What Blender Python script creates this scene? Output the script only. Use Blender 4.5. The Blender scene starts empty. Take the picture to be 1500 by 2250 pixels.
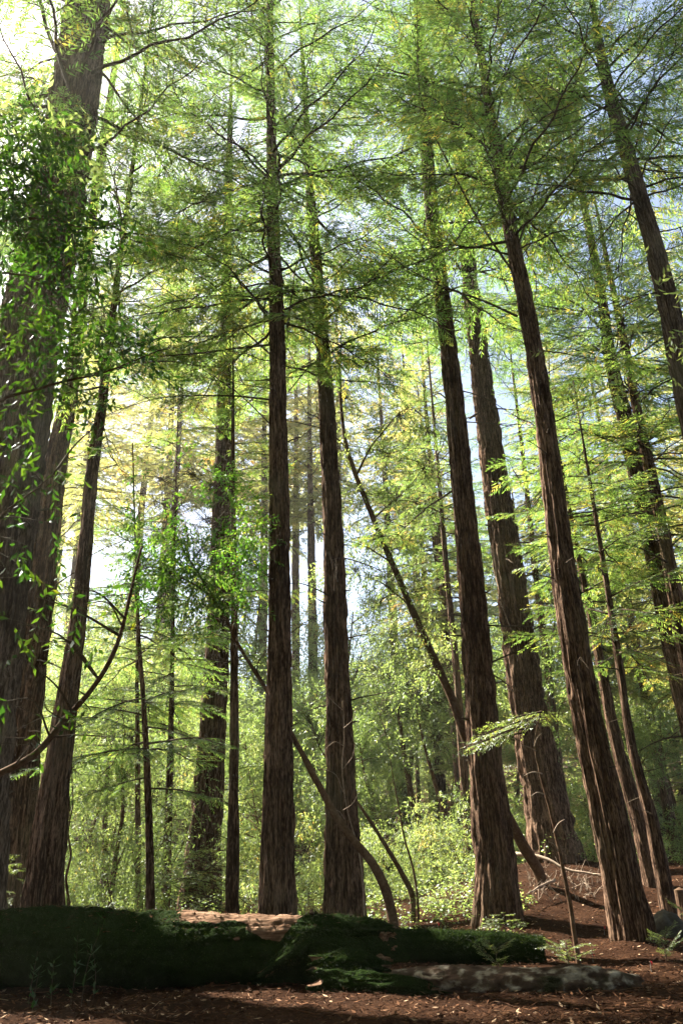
import bpy, math, random
import numpy as np
from mathutils import Matrix, Vector
C = bpy.context.scene.collection
sc = bpy.context.scene
# ------------------------------------------------------------------ camera
IMW, IMH, FPX = 1500.0, 2250.0, 1750.0
PITCH, ROLL = math.radians(24.5), math.radians(1.7)
CAM = np.array([0.0, 0.0, 1.5])
cd = bpy.data.cameras.new('camera'); cam = bpy.data.objects.new('camera', cd); C.objects.link(cam)
cd.sensor_fit = 'VERTICAL'; cd.sensor_height = 36.0; cd.sensor_width = 24.0; cd.lens = 28.0
cd.clip_start = 0.1; cd.clip_end = 3000
ROT = Matrix.Rotation(math.pi/2 + PITCH, 3, 'X') @ Matrix.Rotation(ROLL * -1, 3, 'Z')
cam.matrix_world = Matrix.Translation(Vector(CAM)) @ ROT.to_4x4()
sc.camera = cam
RN = np.array(ROT)
# ------------------------------------------------------------------ sky, sun, exposure
SUN_EL, SUN_AZ = math.radians(46), math.radians(-51)     # azimuth from +Y, negative towards -X
SUN = np.array([math.sin(SUN_AZ)*math.cos(SUN_EL), math.cos(SUN_AZ)*math.cos(SUN_EL), math.sin(SUN_EL)])
w = bpy.data.worlds.new('World'); sc.world = w; w.use_nodes = True
nt = w.node_tree; nt.nodes.clear()
sky = nt.nodes.new('ShaderNodeTexSky'); sky.sky_type = 'NISHITA'; sky.sun_disc = False
sky.sun_elevation = SUN_EL; sky.sun_rotation = SUN_AZ
sky.air_density = 1.0; sky.dust_density = 1.8; sky.ozone_density = 1.0
bg = nt.nodes.new('ShaderNodeBackground'); bg.inputs[1].default_value = 0.05
wo = nt.nodes.new('ShaderNodeOutputWorld')
nt.links.new(sky.outputs[0], bg.inputs[0]); nt.links.new(bg.outputs[0], wo.inputs[0])
sl = bpy.data.lights.new('sun', 'SUN'); sl.energy = 5.0; sl.angle = math.radians(0.5); sl.color = (1.0, 0.93, 0.80)
so = bpy.data.objects.new('sun', sl); C.objects.link(so)
so.rotation_euler = Vector(-SUN).to_track_quat('-Z', 'Y').to_euler(); so.location = (-20, 30, 60)
sc.view_settings.view_transform = 'Standard'; sc.view_settings.look = 'None'
sc.view_settings.exposure = 2.6; sc.view_settings.gamma = 1.0
sc.render.engine = 'CYCLES'
cy = sc.cycles
cy.max_bounces = 6; cy.diffuse_bounces = 4; cy.glossy_bounces = 2; cy.transmission_bounces = 2
cy.transparent_max_bounces = 4; cy.volume_bounces = 0
cy.use_denoising = True; cy.caustics_reflective = False; cy.caustics_refractive = False
cy.sample_clamp_indirect = 6.0

# ------------------------------------------------------------------ helpers
rng = np.random.default_rng(7)
def reseed(n):
    global rng
    rng = np.random.default_rng(n); random.seed(n)
def ray(px, py):
    d = RN @ np.array([(px-IMW/2)/FPX, (IMH/2-py)/FPX, -1.0]); return d
def at(px, py, Y):
    d = ray(px, py); return CAM + d*(Y/d[1])
def axd(P):      # depth along the optical axis
    return float((np.asarray(P)-CAM) @ (RN @ np.array([0, 0, -1.0])))
def sstep(a, b, x):
    t = np.clip((x-a)/(b-a), 0, 1); return t*t*(3-2*t)
def _h(ix, iy, iz, seed):
    n = (ix*374761393 + iy*668265263 + iz*2147483647 + seed*974634777) & 0xFFFFFFFF
    n = ((n ^ (n >> 13))*1274126177) & 0xFFFFFFFF
    n = ((n ^ (n >> 16))*2246822519) & 0xFFFFFFFF
    return ((n ^ (n >> 15)) & 0xFFFFFF)/float(0xFFFFFF)
def vn(x, y, z=0.0, seed=0):
    x, y, z = np.broadcast_arrays(np.asarray(x, float), np.asarray(y, float), np.asarray(z, float))
    fx, fy, fz = np.floor(x), np.floor(y), np.floor(z)
    ix, iy, iz = fx.astype(np.int64), fy.astype(np.int64), fz.astype(np.int64)
    u, v, s = x-fx, y-fy, z-fz
    u, v, s = u*u*(3-2*u), v*v*(3-2*v), s*s*(3-2*s)
    r = 0
    for a in (0, 1):
        for b in (0, 1):
            for c in (0, 1):
                r = r + _h(ix+a, iy+b, iz+c, seed)*(u if a else 1-u)*(v if b else 1-v)*(s if c else 1-s)
    return r
def fbm(x, y, z=0.0, o=4, seed=0):
    r, a, f, t = 0, 1.0, 1.0, 0
    for k in range(o):
        r = r + a*vn(np.asarray(x)*f, np.asarray(y)*f, np.asarray(z)*f, seed+k*17); t += a; a *= .5; f *= 2.03
    return r/t
MOUNDS = []
def gz(x, y):     # ground height
    x = np.asarray(x, float); y = np.asarray(y, float)
    z = 1.55*sstep(15.5, 30, y - 0.12*x)*sstep(0.2, 6.0, x)
    z = z + 0.55*sstep(18, 34, y)*(1-sstep(0.2, 6.0, x))
    z = z + 15*sstep(38, 150, y) + 60*sstep(140, 380, y)
    z = z + 0.35*(fbm(x*.22, y*.22, 0, 3, 5)-.5)*sstep(6, 22, np.hypot(x, y))
    z = z + 0.20*(fbm(x*1.1, y*1.1, 0, 4, 9)-.5)
    for mx_, my_, mr_ in MOUNDS: z = z + .2*np.exp(-((x-mx_)**2+(y-my_)**2)/mr_**2)
    return z

for mpx, mpy, mY, mr_ in ((610, 2000, 17.8, .8), (757, 1985, 20.5, .9), (1095, 2030, 21, 1.0), (1398, 2090, 18, .9), (1222, 1900, 30, 1.6), (95, 1975, 18.5, .9)):
    MOUNDS.append((at(mpx, mpy, mY)[0], mY, mr_))
class MB:
    def __init__(s): s.v = []; s.n = 0; s.q = []; s.t = []; s.tq = []; s.tt = []
    def add(s, v, q=None, t=None, tint=None):
        v = np.asarray(v, float).reshape(-1, 3); s.v.append(v)
        if q is not None and len(q):
            q = np.asarray(q, np.int64)+s.n; s.q.append(q)
            s.tq.append(np.full(len(q), .5) if tint is None else np.broadcast_to(np.asarray(tint, float), (len(q),)))
        if t is not None and len(t):
            t = np.asarray(t, np.int64)+s.n; s.t.append(t)
            s.tt.append(np.full(len(t), .5) if tint is None else np.broadcast_to(np.asarray(tint, float), (len(t),)))
        s.n += len(v)
    def arrays(s):
        V = np.concatenate(s.v) if s.v else np.zeros((0, 3))
        Q = np.concatenate(s.q) if s.q else np.zeros((0, 4), np.int64)
        T = np.concatenate(s.t) if s.t else np.zeros((0, 3), np.int64)
        tq = np.concatenate(s.tq) if s.tq else np.zeros(0); tt = np.concatenate(s.tt) if s.tt else np.zeros(0)
        return V, Q, T, tq, tt
def mesh_of(name, mb, mat, smooth=False, origin=(0, 0, 0), pt=None):
    V, Q, T, tq, tt = mb.arrays() if isinstance(mb, MB) else mb
    me = bpy.data.meshes.new(name)
    me.vertices.add(len(V)); me.vertices.foreach_set('co', (V-np.asarray(origin)).astype(np.float32).ravel())
    nl = len(Q)*4+len(T)*3
    me.loops.add(nl); me.loops.foreach_set('vertex_index', np.concatenate([Q.ravel(), T.ravel()]).astype(np.int32))
    me.polygons.add(len(Q)+len(T))
    ls = np.concatenate([np.arange(len(Q))*4, len(Q)*4+np.arange(len(T))*3]).astype(np.int32)
    me.polygons.foreach_set('loop_start', ls)
    me.update(calc_edges=True)
    a = me.attributes.new('tint', 'FLOAT', 'FACE'); a.data.foreach_set('value', np.concatenate([tq, tt]).astype(np.float32))
    if pt is not None:
        me.attributes.remove(a); a = me.attributes.new('tint', 'FLOAT', 'POINT'); a.data.foreach_set('value', np.asarray(pt, np.float32))
    me.polygons.foreach_set('use_smooth', np.full(len(Q)+len(T), smooth))
    me.materials.append(mat)
    return me
def link(name, me, parent=None, loc=None, kind=None):
    o = bpy.data.objects.new(name, me); C.objects.link(o)
    if parent is not None: o.parent = parent
    if loc is not None: o.location = loc
    if kind: o['kind'] = kind
    return o
def obj(name, mb, mat, parent=None, smooth=False, origin=(0, 0, 0), kind=None):
    me = mesh_of(name, mb, mat, smooth, origin)
    return link(name, me, parent, None if parent is not None else origin, kind)
def thing(name, label, cat, loc, group=None):
    o = bpy.data.objects.new(name, None); C.objects.link(o); o.location = loc
    o.empty_display_size = .3
    tag(o, label, cat, group); return o
def tag(o, label, cat, group=None):
    o['label'] = label; o['category'] = cat
    if group: o['group'] = group
    return o
def nrm(a):
    a = np.asarray(a, float); return a/np.maximum(np.linalg.norm(a, axis=-1, keepdims=True), 1e-9)
def smooth_path(P, n):
    P = np.asarray(P, float)
    d = np.r_[0, np.cumsum(np.linalg.norm(np.diff(P[:, :3], axis=0), axis=1))]
    s = np.linspace(0, d[-1], n)
    m = np.gradient(P, d, axis=0) if len(P) > 2 else np.repeat(((P[1]-P[0])/max(d[-1], 1e-6))[None], 2, 0)
    i = np.clip(np.searchsorted(d, s, 'right')-1, 0, len(P)-2)
    h = (d[i+1]-d[i])[:, None]; t = ((s-d[i])[:, None])/h
    return ((2*t**3-3*t**2+1)*P[i] + (t**3-2*t**2+t)*h*m[i] + (-2*t**3+3*t**2)*P[i+1] + (t**3-t**2)*h*m[i+1])
def tube(mb, P, R, k=6, tint=.5, cap=True, disp=None):
    P = np.asarray(P, float); n = len(P); R = np.broadcast_to(np.asarray(R, float), (n,))
    T = nrm(np.gradient(P, axis=0))
    up = np.array([0, 0, 1.0]) if abs(T[0][2]) < .9 else np.array([1.0, 0, 0])
    U = np.zeros((n, 3)); u = nrm(np.cross(T[0], up))
    for i in range(n):
        u = nrm(u - T[i]*(u@T[i])); U[i] = u
    W = np.cross(T, U)
    a = np.linspace(0, 2*math.pi, k, endpoint=False)
    rr = R[:, None]*np.ones(k)[None]
    if disp is not None: rr = rr + disp
    V = P[:, None] + rr[..., None]*(np.cos(a)[None, :, None]*U[:, None]+np.sin(a)[None, :, None]*W[:, None])
    i = np.arange(n-1)[:, None]*k; j = np.arange(k)[None]; j2 = (j+1) % k
    Q = np.stack([i+j, i+j2, i+k+j2, i+k+j], -1).reshape(-1, 4)
    V = V.reshape(-1, 3); t = None
    if cap:
        V = np.vstack([V, P[-1]+T[-1]*R[-1]*.5, P[0]])
        b = (n-1)*k; jj = np.arange(k)
        t = np.vstack([np.stack([b+jj, b+(jj+1) % k, np.full(k, n*k)], -1), np.stack([(jj+1) % k, jj, np.full(k, n*k+1)], -1)])
    mb.add(V, Q, t, tint)

# ------------------------------------------------------------------ materials
def newmat(name):
    m = bpy.data.materials.new(name); m.use_nodes = True
    n = m.node_tree; n.nodes.clear(); return m, n, n.nodes, n.links
def ramp(N, stops):
    r = N.new('ShaderNodeValToRGB'); e = r.color_ramp.elements
    while len(e) < len(stops): e.new(.5)
    for x, (p, c) in zip(e, stops): x.position = p; x.color = (*c, 1)
    return r
def leaf_mat(name, dark, mid, light, trans, tmix=.5, rough=.5, gloss=.06):
    m, n, N, L = newmat(name)
    at_ = N.new('ShaderNodeAttribute'); at_.attribute_name = 'tint'
    oi = N.new('ShaderNodeObjectInfo')
    add = N.new('ShaderNodeMath'); add.operation = 'MULTIPLY_ADD'; add.inputs[1].default_value = .22; L.new(oi.outputs['Random'], add.inputs[0])
    L.new(at_.outputs['Fac'], add.inputs[2])
    sub = N.new('ShaderNodeMath'); sub.operation = 'SUBTRACT'; sub.inputs[1].default_value = .11; L.new(add.outputs[0], sub.inputs[0])
    r = ramp(N, [(0, dark), (.5, mid), (.93, light), (1.0, (light[0]*1.5, light[1]*1.0, light[2]*.8))]); L.new(sub.outputs[0], r.inputs[0])
    d = N.new('ShaderNodeBsdfDiffuse'); L.new(r.outputs[0], d.inputs[0])
    t = N.new('ShaderNodeBsdfTranslucent')
    mx = N.new('ShaderNodeMix'); mx.data_type = 'RGBA'; mx.blend_type = 'MULTIPLY'; mx.inputs[0].default_value = 1
    L.new(r.outputs[0], mx.inputs[6]); mx.inputs[7].default_value = (*trans, 1); L.new(mx.outputs[2], t.inputs[0])
    s = N.new('ShaderNodeMixShader'); s.inputs[0].default_value = tmix; L.new(d.outputs[0], s.inputs[1]); L.new(t.outputs[0], s.inputs[2])
    g = N.new('ShaderNodeBsdfGlossy'); g.inputs['Roughness'].default_value = rough; g.inputs[0].default_value = (.9, .95, 1, 1)
    s2 = N.new('ShaderNodeMixShader'); s2.inputs[0].default_value = gloss; L.new(s.outputs[0], s2.inputs[1]); L.new(g.outputs[0], s2.inputs[2])
    o = N.new('ShaderNodeOutputMaterial'); L.new(s2.outputs[0], o.inputs[0]); return m
def bark_mat(name, cols, sx=9, sz=.8, bump=.5, dist=.03, rough=.9):
    m, n, N, L = newmat(name)
    tc0 = N.new('ShaderNodeTexCoord'); oi = N.new('ShaderNodeObjectInfo'); va = N.new('ShaderNodeVectorMath'); va.operation = 'MULTIPLY_ADD'
    L.new(oi.outputs['Random'], va.inputs[0]); va.inputs[1].default_value = (37, 53, 71); L.new(tc0.outputs['Object'], va.inputs[2])
    mp = N.new('ShaderNodeMapping'); mp.inputs['Scale'].default_value = (sx, sx, sz); L.new(va.outputs[0], mp.inputs[0])
    a = N.new('ShaderNodeTexNoise'); a.inputs['Scale'].default_value = 1; a.inputs['Detail'].default_value = 6; a.inputs['Roughness'].default_value = .62
    a.inputs['Distortion'].default_value = .5; L.new(mp.outputs[0], a.inputs['Vector'])
    mp2 = N.new('ShaderNodeMapping'); mp2.inputs['Scale'].default_value = (sx*3.2, sx*3.2, sz*5); L.new(va.outputs[0], mp2.inputs[0])
    b = N.new('ShaderNodeTexNoise'); b.inputs['Scale'].default_value = 1; b.inputs['Detail'].default_value = 5; L.new(mp2.outputs[0], b.inputs['Vector'])
    big = N.new('ShaderNodeTexNoise'); big.inputs['Scale'].default_value = .45; big.inputs['Detail'].default_value = 3; L.new(va.outputs[0], big.inputs['Vector'])
    m1 = N.new('ShaderNodeMath'); m1.operation = 'MULTIPLY_ADD'; m1.inputs[1].default_value = .55; L.new(a.outputs[0], m1.inputs[0])
    m2 = N.new('ShaderNodeMath'); m2.operation = 'MULTIPLY_ADD'; m2.inputs[1].default_value = .3; L.new(b.outputs[0], m2.inputs[0])
    m3 = N.new('ShaderNodeMath'); m3.operation = 'MULTIPLY'; m3.inputs[1].default_value = .22; L.new(big.outputs[0], m3.inputs[0])
    L.new(m3.outputs[0], m2.inputs[2]); L.new(m2.outputs[0], m1.inputs[2])
    r = ramp(N, [(.32, cols[0]), (.5, cols[1]), (.66, cols[2])]); L.new(m1.outputs[0], r.inputs[0])
    hv = N.new('ShaderNodeHueSaturation'); mr = N.new('ShaderNodeMapRange'); mr.inputs[3].default_value = .8; mr.inputs[4].default_value = 1.15
    L.new(oi.outputs['Random'], mr.inputs[0]); L.new(mr.outputs[0], hv.inputs['Value']); L.new(r.outputs[0], hv.inputs['Color'])
    li = ramp(N, [(.56, (0, 0, 0)), (.70, (.5, .5, .5))]); L.new(big.outputs[0], li.inputs[0])
    lm_ = N.new('ShaderNodeMix'); lm_.data_type = 'RGBA'; L.new(li.outputs[0], lm_.inputs[0]); L.new(hv.outputs[0], lm_.inputs[6]); lm_.inputs[7].default_value = (.10, .095, .06, 1)
    p = N.new('ShaderNodeBsdfPrincipled'); L.new(lm_.outputs[2], p.inputs['Base Color']); p.inputs['Roughness'].default_value = rough
    p.inputs['Specular IOR Level'].default_value = .05
    bp = N.new('ShaderNodeBump'); bp.inputs['Strength'].default_value = bump; bp.inputs['Distance'].default_value = dist
    L.new(m1.outputs[0], bp.inputs['Height']); L.new(bp.outputs[0], p.inputs['Normal'])
    o = N.new('ShaderNodeOutputMaterial'); L.new(p.outputs[0], o.inputs[0]); return m
def tint_mat(name, stops, rough=.8, spec=.2):
    m, n, N, L = newmat(name)
    at_ = N.new('ShaderNodeAttribute'); at_.attribute_name = 'tint'
    r = ramp(N, stops); L.new(at_.outputs['Fac'], r.inputs[0])
    p = N.new('ShaderNodeBsdfPrincipled'); L.new(r.outputs[0], p.inputs['Base Color']); p.inputs['Roughness'].default_value = rough
    p.inputs['Specular IOR Level'].default_value = spec
    o = N.new('ShaderNodeOutputMaterial'); L.new(p.outputs[0], o.inputs[0]); return m
M_BARK = bark_mat('redwood_bark', [(.010, .005, .003), (.043, .024, .015), (.29, .185, .125)], 18, 1.9, 1.0, .05)
M_BARKG = bark_mat('grey_redwood_bark', [(.012, .008, .005), (.058, .039, .028), (.25, .185, .14)], 18, 1.9, 1.0, .05)
M_TWIG = bark_mat('branch_bark', [(.03, .021, .014), (.065, .047, .032), (.12, .09, .066)], 22, 22, .3, .01)
M_OAK = bark_mat('smooth_brown_bark', [(.035, .02, .013), (.09, .05, .03), (.16, .105, .07)], 7, 5, .5, .02)
M_DEAD = bark_mat('dead_wood', [(.14, .10, .07), (.27, .2, .15), (.42, .34, .27)], 18, 18, .3, .01)
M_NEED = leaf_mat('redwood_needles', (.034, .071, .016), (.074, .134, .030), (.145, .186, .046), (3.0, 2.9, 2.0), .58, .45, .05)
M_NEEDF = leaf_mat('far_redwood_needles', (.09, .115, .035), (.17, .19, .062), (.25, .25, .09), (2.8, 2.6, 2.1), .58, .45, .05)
M_LEAF = leaf_mat('laurel_leaves', (.014, .05, .008), (.026, .064, .009), (.07, .11, .016), (1.5, 1.6, .6), .5, .4, .035)
M_LEAFB = leaf_mat('thicket_leaves', (.055, .095, .025), (.125, .175, .05), (.21, .235, .075), (2.6, 2.5, 2.0), .55, .45, .05)
M_LEAFC = leaf_mat('midgreen_laurel_leaves', (.025, .075, .012), (.06, .14, .022), (.12, .19, .03), (2.7, 2.7, 1.2), .5, .4, .04)
M_LITTER = tint_mat('leaf_litter', [(0, (.012, .005, .003)), (.5, (.042, .019, .010)), (.85, (.14, .068, .036)), (1, (.42, .29, .19))], .9, .04)

def ground_mat():
    m, n, N, L = newmat('forest_floor')
    tc = N.new('ShaderNodeTexCoord')
    a = N.new('ShaderNodeTexNoise'); a.inputs['Scale'].default_value = 22; a.inputs['Detail'].default_value = 8; a.inputs['Roughness'].default_value = .7
    b = N.new('ShaderNodeTexNoise'); b.inputs['Scale'].default_value = 1.2; b.inputs['Detail'].default_value = 4
    for x in (a, b): L.new(tc.outputs['Object'], x.inputs['Vector'])
    mm = N.new('ShaderNodeMath'); mm.operation = 'MULTIPLY_ADD'; mm.inputs[1].default_value = .7; L.new(a.outputs[0], mm.inputs[0])
    m2 = N.new('ShaderNodeMath'); m2.operation = 'MULTIPLY'; m2.inputs[1].default_value = .3; L.new(b.outputs[0], m2.inputs[0]); L.new(m2.outputs[0], mm.inputs[2])
    r = ramp(N, [(.35, (.009, .004, .0025)), (.5, (.026, .012, .0065)), (.65, (.066, .033, .018))]); L.new(mm.outputs[0], r.inputs[0])
    p = N.new('ShaderNodeBsdfPrincipled'); L.new(r.outputs[0], p.inputs['Base Color']); p.inputs['Roughness'].default_value = .95
    p.inputs['Specular IOR Level'].default_value = .02
    bp = N.new('ShaderNodeBump'); bp.inputs['Strength'].default_value = .8; bp.inputs['Distance'].default_value = .04
    L.new(a.outputs[0], bp.inputs['Height']); L.new(bp.outputs[0], p.inputs['Normal'])
    o = N.new('ShaderNodeOutputMaterial'); L.new(p.outputs[0], o.inputs[0]); return m
def moss_mat(name, moss_lo, woodc, bare=0.0):
    m, n, N, L = newmat(name)
    tc = N.new('ShaderNodeTexCoord'); g = N.new('ShaderNodeNewGeometry')
    a = N.new('ShaderNodeTexNoise'); a.inputs['Scale'].default_value = 1.7; a.inputs['Detail'].default_value = 7; a.inputs['Roughness'].default_value = .65
    f = N.new('ShaderNodeTexNoise'); f.inputs['Scale'].default_value = 45; f.inputs['Detail'].default_value = 5
    mp = N.new('ShaderNodeMapping'); mp.inputs['Scale'].default_value = (1.6, 22, 22) if name != 'rotten_log' else (5, 8, 8); L.new(tc.outputs['Object'], mp.inputs[0])
    wg = N.new('ShaderNodeTexNoise'); wg.inputs['Scale'].default_value = 1; wg.inputs['Detail'].default_value = 6; L.new(mp.outputs[0], wg.inputs['Vector'])
    for x in (a, f): L.new(tc.outputs['Object'], x.inputs['Vector'])
    at_ = N.new('ShaderNodeAttribute'); at_.attribute_name = 'tint'      # 0 moss .. 1 bare wood
    s = N.new('ShaderNodeMath'); s.operation = 'ADD'; L.new(a.outputs[0], s.inputs[0]); L.new(at_.outputs['Fac'], s.inputs[1])
    mk = ramp(N, [(.60, (0, 0, 0)), (.70, (1, 1, 1))]); L.new(s.outputs[0], mk.inputs[0])
    rm = ramp(N, [(.3, moss_lo), (.7, tuple(c*2.3 for c in moss_lo))]); L.new(f.outputs[0], rm.inputs[0])
    rw = ramp(N, [(.3, woodc[0]), (.5, woodc[1]), (.7, woodc[2])]); L.new(wg.outputs[0], rw.inputs[0])
    mx = N.new('ShaderNodeMix'); mx.data_type = 'RGBA'; L.new(mk.outputs[0], mx.inputs[0]); L.new(rm.outputs[0], mx.inputs[6]); L.new(rw.outputs[0], mx.inputs[7])
    p = N.new('ShaderNodeBsdfPrincipled'); L.new(mx.outputs[2], p.inputs['Base Color']); p.inputs['Roughness'].default_value = .95
    p.inputs['Specular IOR Level'].default_value = .03
    ad = N.new('ShaderNodeMix'); L.new(mk.outputs[0], ad.inputs[0]); L.new(f.outputs[0], ad.inputs[2]); L.new(wg.outputs[0], ad.inputs[3])
    bp = N.new('ShaderNodeBump'); bp.inputs['Strength'].default_value = .9; bp.inputs['Distance'].default_value = .03
    L.new(ad.outputs[0], bp.inputs['Height']); L.new(bp.outputs[0], p.inputs['Normal'])
    o = N.new('ShaderNodeOutputMaterial'); L.new(p.outputs[0], o.inputs[0]); return m

# ------------------------------------------------------------------ ground sheet
def warp(n, lo, hi, c, k):
    t = np.linspace(-1, 1, n); s = np.sinh(k*t)/math.sinh(k)
    return np.where(s < 0, c + s*(c-lo), c + s*(hi-c))
gx = warp(330, -260, 260, 0, 3.6); gy = warp(380, -120, 420, 14, 4.0)
GX, GY = np.meshgrid(gx, gy)
V = np.stack([GX, GY, gz(GX, GY)], -1).reshape(-1, 3)
i = np.arange(len(gy)-1)[:, None]*len(gx); j = np.arange(len(gx)-1)[None]
Q = np.stack([i+j, i+j+1, i+len(gx)+j+1, i+len(gx)+j], -1).reshape(-1, 4)
mb = MB(); mb.add(V, Q)
obj('ground', mb, ground_mat(), smooth=True, kind='structure')

# ------------------------------------------------------------------ light gaps: foliage does not grow across these sun corridors
GAPS = []
def gap(px, py, Y, r): GAPS.append((at(px, py, Y), r))
def keep_mask(P):
    k = np.ones(len(P), bool)
    for g, r in GAPS:
        d = P-g; s = d@SUN; q = d-s[:, None]*SUN
        k &= ~((np.einsum('ij,ij->i', q, q) < r*r) & (s > 0.3))
    return k
for g in ((430, 1150, 17.7, 1.2), (370, 1100, 17.7, 0.8), (500, 1200, 17.7, 0.8), (590, 2012, 14, 0.34), (640, 2015, 14, 0.3), (650, 2075, 13.15, 0.34), (690, 2030, 13.6, 0.25), (520, 2002, 14, 0.22), (755, 2022, 14.2, 0.25),
          (440, 2188, 12, 0.193), (60, 2225, 10.6, 0.165), (480, 2205, 11.4, 0.22), (800, 2215, 11.2, 0.22), (900, 2190, 11.9, 0.248), (1010, 2215, 11.2, 0.22),
          (1120, 2052, 16.5, 0.3), (1090, 2050, 16.5, 0.25), (880, 2060, 16.5, 0.2),
          (1240, 2040, 19.0, 0.44), (1300, 2010, 20.5, 0.495), (1180, 1985, 22, 0.385), (1320, 2080, 17.5, 0.385), (1180, 2100, 15, 0.275),
          (980, 1950, 25, 0.495), (1280, 2090, 16.5, 0.22), (1430, 2110, 16, 0.275), (860, 2010, 17.5, 0.193),
          (1250, 2085, 16, 0.193), (1160, 1560, 16.2, 0.6), (1090, 1620, 16.2, 0.6), (1090, 1200, 18, 0.5),
          (1235, 1350, 18, 0.45), (1245, 1200, 18, 0.5), (1215, 1050, 18, 0.5), (1260, 1500, 18, 0.35), (1190, 900, 18, 0.4), (1310, 1800, 18, 0.3),
          (1160, 1700, 30, 0.6), (1170, 1820, 30, 0.6), (1480, 800, 17, 0.6), (1450, 650, 17, 0.5)):
    gap(*g)
KEY = len(GAPS)
def blocks(x, y, cb, H, R):
    t = math.tan(SUN_EL); u = np.array([math.sin(SUN_AZ), math.cos(SUN_AZ)])
    for g, r_ in GAPS[:KEY]:
        d = np.array([x, y])-g[:2]; s_ = d@u
        if s_ > 1 and np.linalg.norm(d-s_*u) < R and cb < g[2]+s_*t < H: return True
    return False
for k in range(70):
    gap(rng.uniform(-50, 1550), rng.uniform(2120, 2245), 11.5, rng.uniform(.05, .16))
for k in range(14):
    gap(rng.uniform(30, 900), rng.uniform(1990, 2080), 14.0, rng.uniform(.08, .2))

# ------------------------------------------------------------------ redwood branches (template library, +X outward)
def quads_from(base, d, nrmv, ln, wd, tint, mb, mid=.45):
    """flat lozenge leaves: arrays of base points, unit directions, normals"""
    side = nrm(np.cross(nrmv, d)); L_ = np.asarray(ln)[:, None]; W_ = np.asarray(wd)[:, None]/2
    m = base + d*L_*mid - nrmv*L_*.04
    v = np.stack([base, m+side*W_, base+d*L_, m-side*W_], 1).reshape(-1, 3)
    q = np.arange(len(base)*4).reshape(-1, 4)
    mb.add(v, q, None, tint)
def branch_template(seed, L=4.0, droop=.16, dens=1.0, fl=.21, fw=.031, bare=.16, sec_step=.115, seccol=True):
    r = np.random.default_rng(seed)
    n = 12; s = np.linspace(0, 1, n)
    ph = r.uniform(0, 6.28, 3)
    ax = np.stack([s*L, L*.05*np.sin(s*4+ph[0])*s + L*.012*np.sin(s*19+ph[1]), L*(.05*s-droop*s*s)+L*.03*np.sin(s*5+ph[2])*s], -1)
    wood = MB(); fol = MB()
    tube(wood, ax, .010+.0075*L*(1-s)**1.1, 5)
    side = 1 if r.random() < .5 else -1
    ss = bare
    fb, fd, fn, ll, tt = [], [], [], [], []
    while ss < 1.0:
        side = -side
        p0 = np.array([np.interp(ss, s, ax[:, c]) for c in range(3)])
        if r.random() < .88*dens:
            l2 = L*(.10+.30*(1-ss)**.75)*r.uniform(.55, 1.15)*min(1, (ss-bare)*6+.5)
            an = math.radians(r.uniform(42, 68))*side
            dz = r.uniform(-.34, .04)
            n2 = 6; t2 = np.linspace(0, 1, n2)
            d0 = np.array([math.cos(an), math.sin(an), dz])
            sec = p0+t2[:, None]*l2*d0 + np.stack([t2*t2*l2*.15, 0*t2, -t2*t2*l2*r.uniform(.02, .22)], -1)
            tube(wood, sec, (.0065*(1-t2)+.002)*min(1.3, l2+.4), 3, cap=False)
            m = int(l2/.038)+2
            tf = np.linspace(.06, 1, m)+r.normal(0, .015, m)
            fp = np.stack([np.interp(tf, t2, sec[:, c]) for c in range(3)], -1)
            dirv = nrm(sec[-1]-sec[0]); perp = nrm(np.cross([0, 0, 1.], dirv))
            sd = np.where(np.arange(m) % 2 == 0, 1, -1)*1.0
            a2 = np.radians(r.uniform(24, 52, m))*np.where(tf > .95, .2, 1)
            dd = dirv*np.cos(a2)[:, None]+perp*(np.sin(a2)*sd)[:, None]; dd[:, 2] += r.uniform(-.65, .08, m)
            fb.append(fp); fd.append(nrm(dd)); ll.append(fl*r.uniform(.55, 1.25, m)*(.65+.5*(1-np.clip(tf, 0, 1))))
            nn = np.array([0, 0, 1.])+r.normal(0, .38, (m, 3)); fn.append(nn)
            c0 = r.uniform(.25, .75); tt.append(np.clip(c0+r.normal(0, .13, m)+.12*tf+(.3 if r.random() < .05 else 0), 0, 1))
        ss += sec_step/L*r.uniform(.6, 1.3)
    fb, fd, fn = map(np.concatenate, (fb, fd, fn)); ll = np.concatenate(ll); tt = np.concatenate(tt)
    fn = nrm(fn-fd*np.einsum('ij,ij->i', fn, fd)[:, None])
    quads_from(fb, fd, fn, ll, np.full(len(ll), fw)*r.uniform(.7, 1.3, len(ll)), tt, fol)
    return wood.arrays(), fol.arrays(), ax
LIB = [branch_template(100+k, L=4.0, droop=(.06, .12, .18, .24, .1, .2, .15, .28)[k]) for k in range(8)]
LIBF = [branch_template(200+k, L=4.0, droop=(.1, .18, .26, .14)[k], fl=.32, fw=.065, sec_step=.22, bare=.1) for k in range(4)]
def xf(V, az, el, sc_, roll, loc):
    M = np.array(Matrix.Rotation(az, 3, 'Z') @ Matrix.Rotation(-el, 3, 'Y') @ Matrix.Rotation(roll, 3, 'X'))
    return (V*sc_)@M.T+loc

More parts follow.
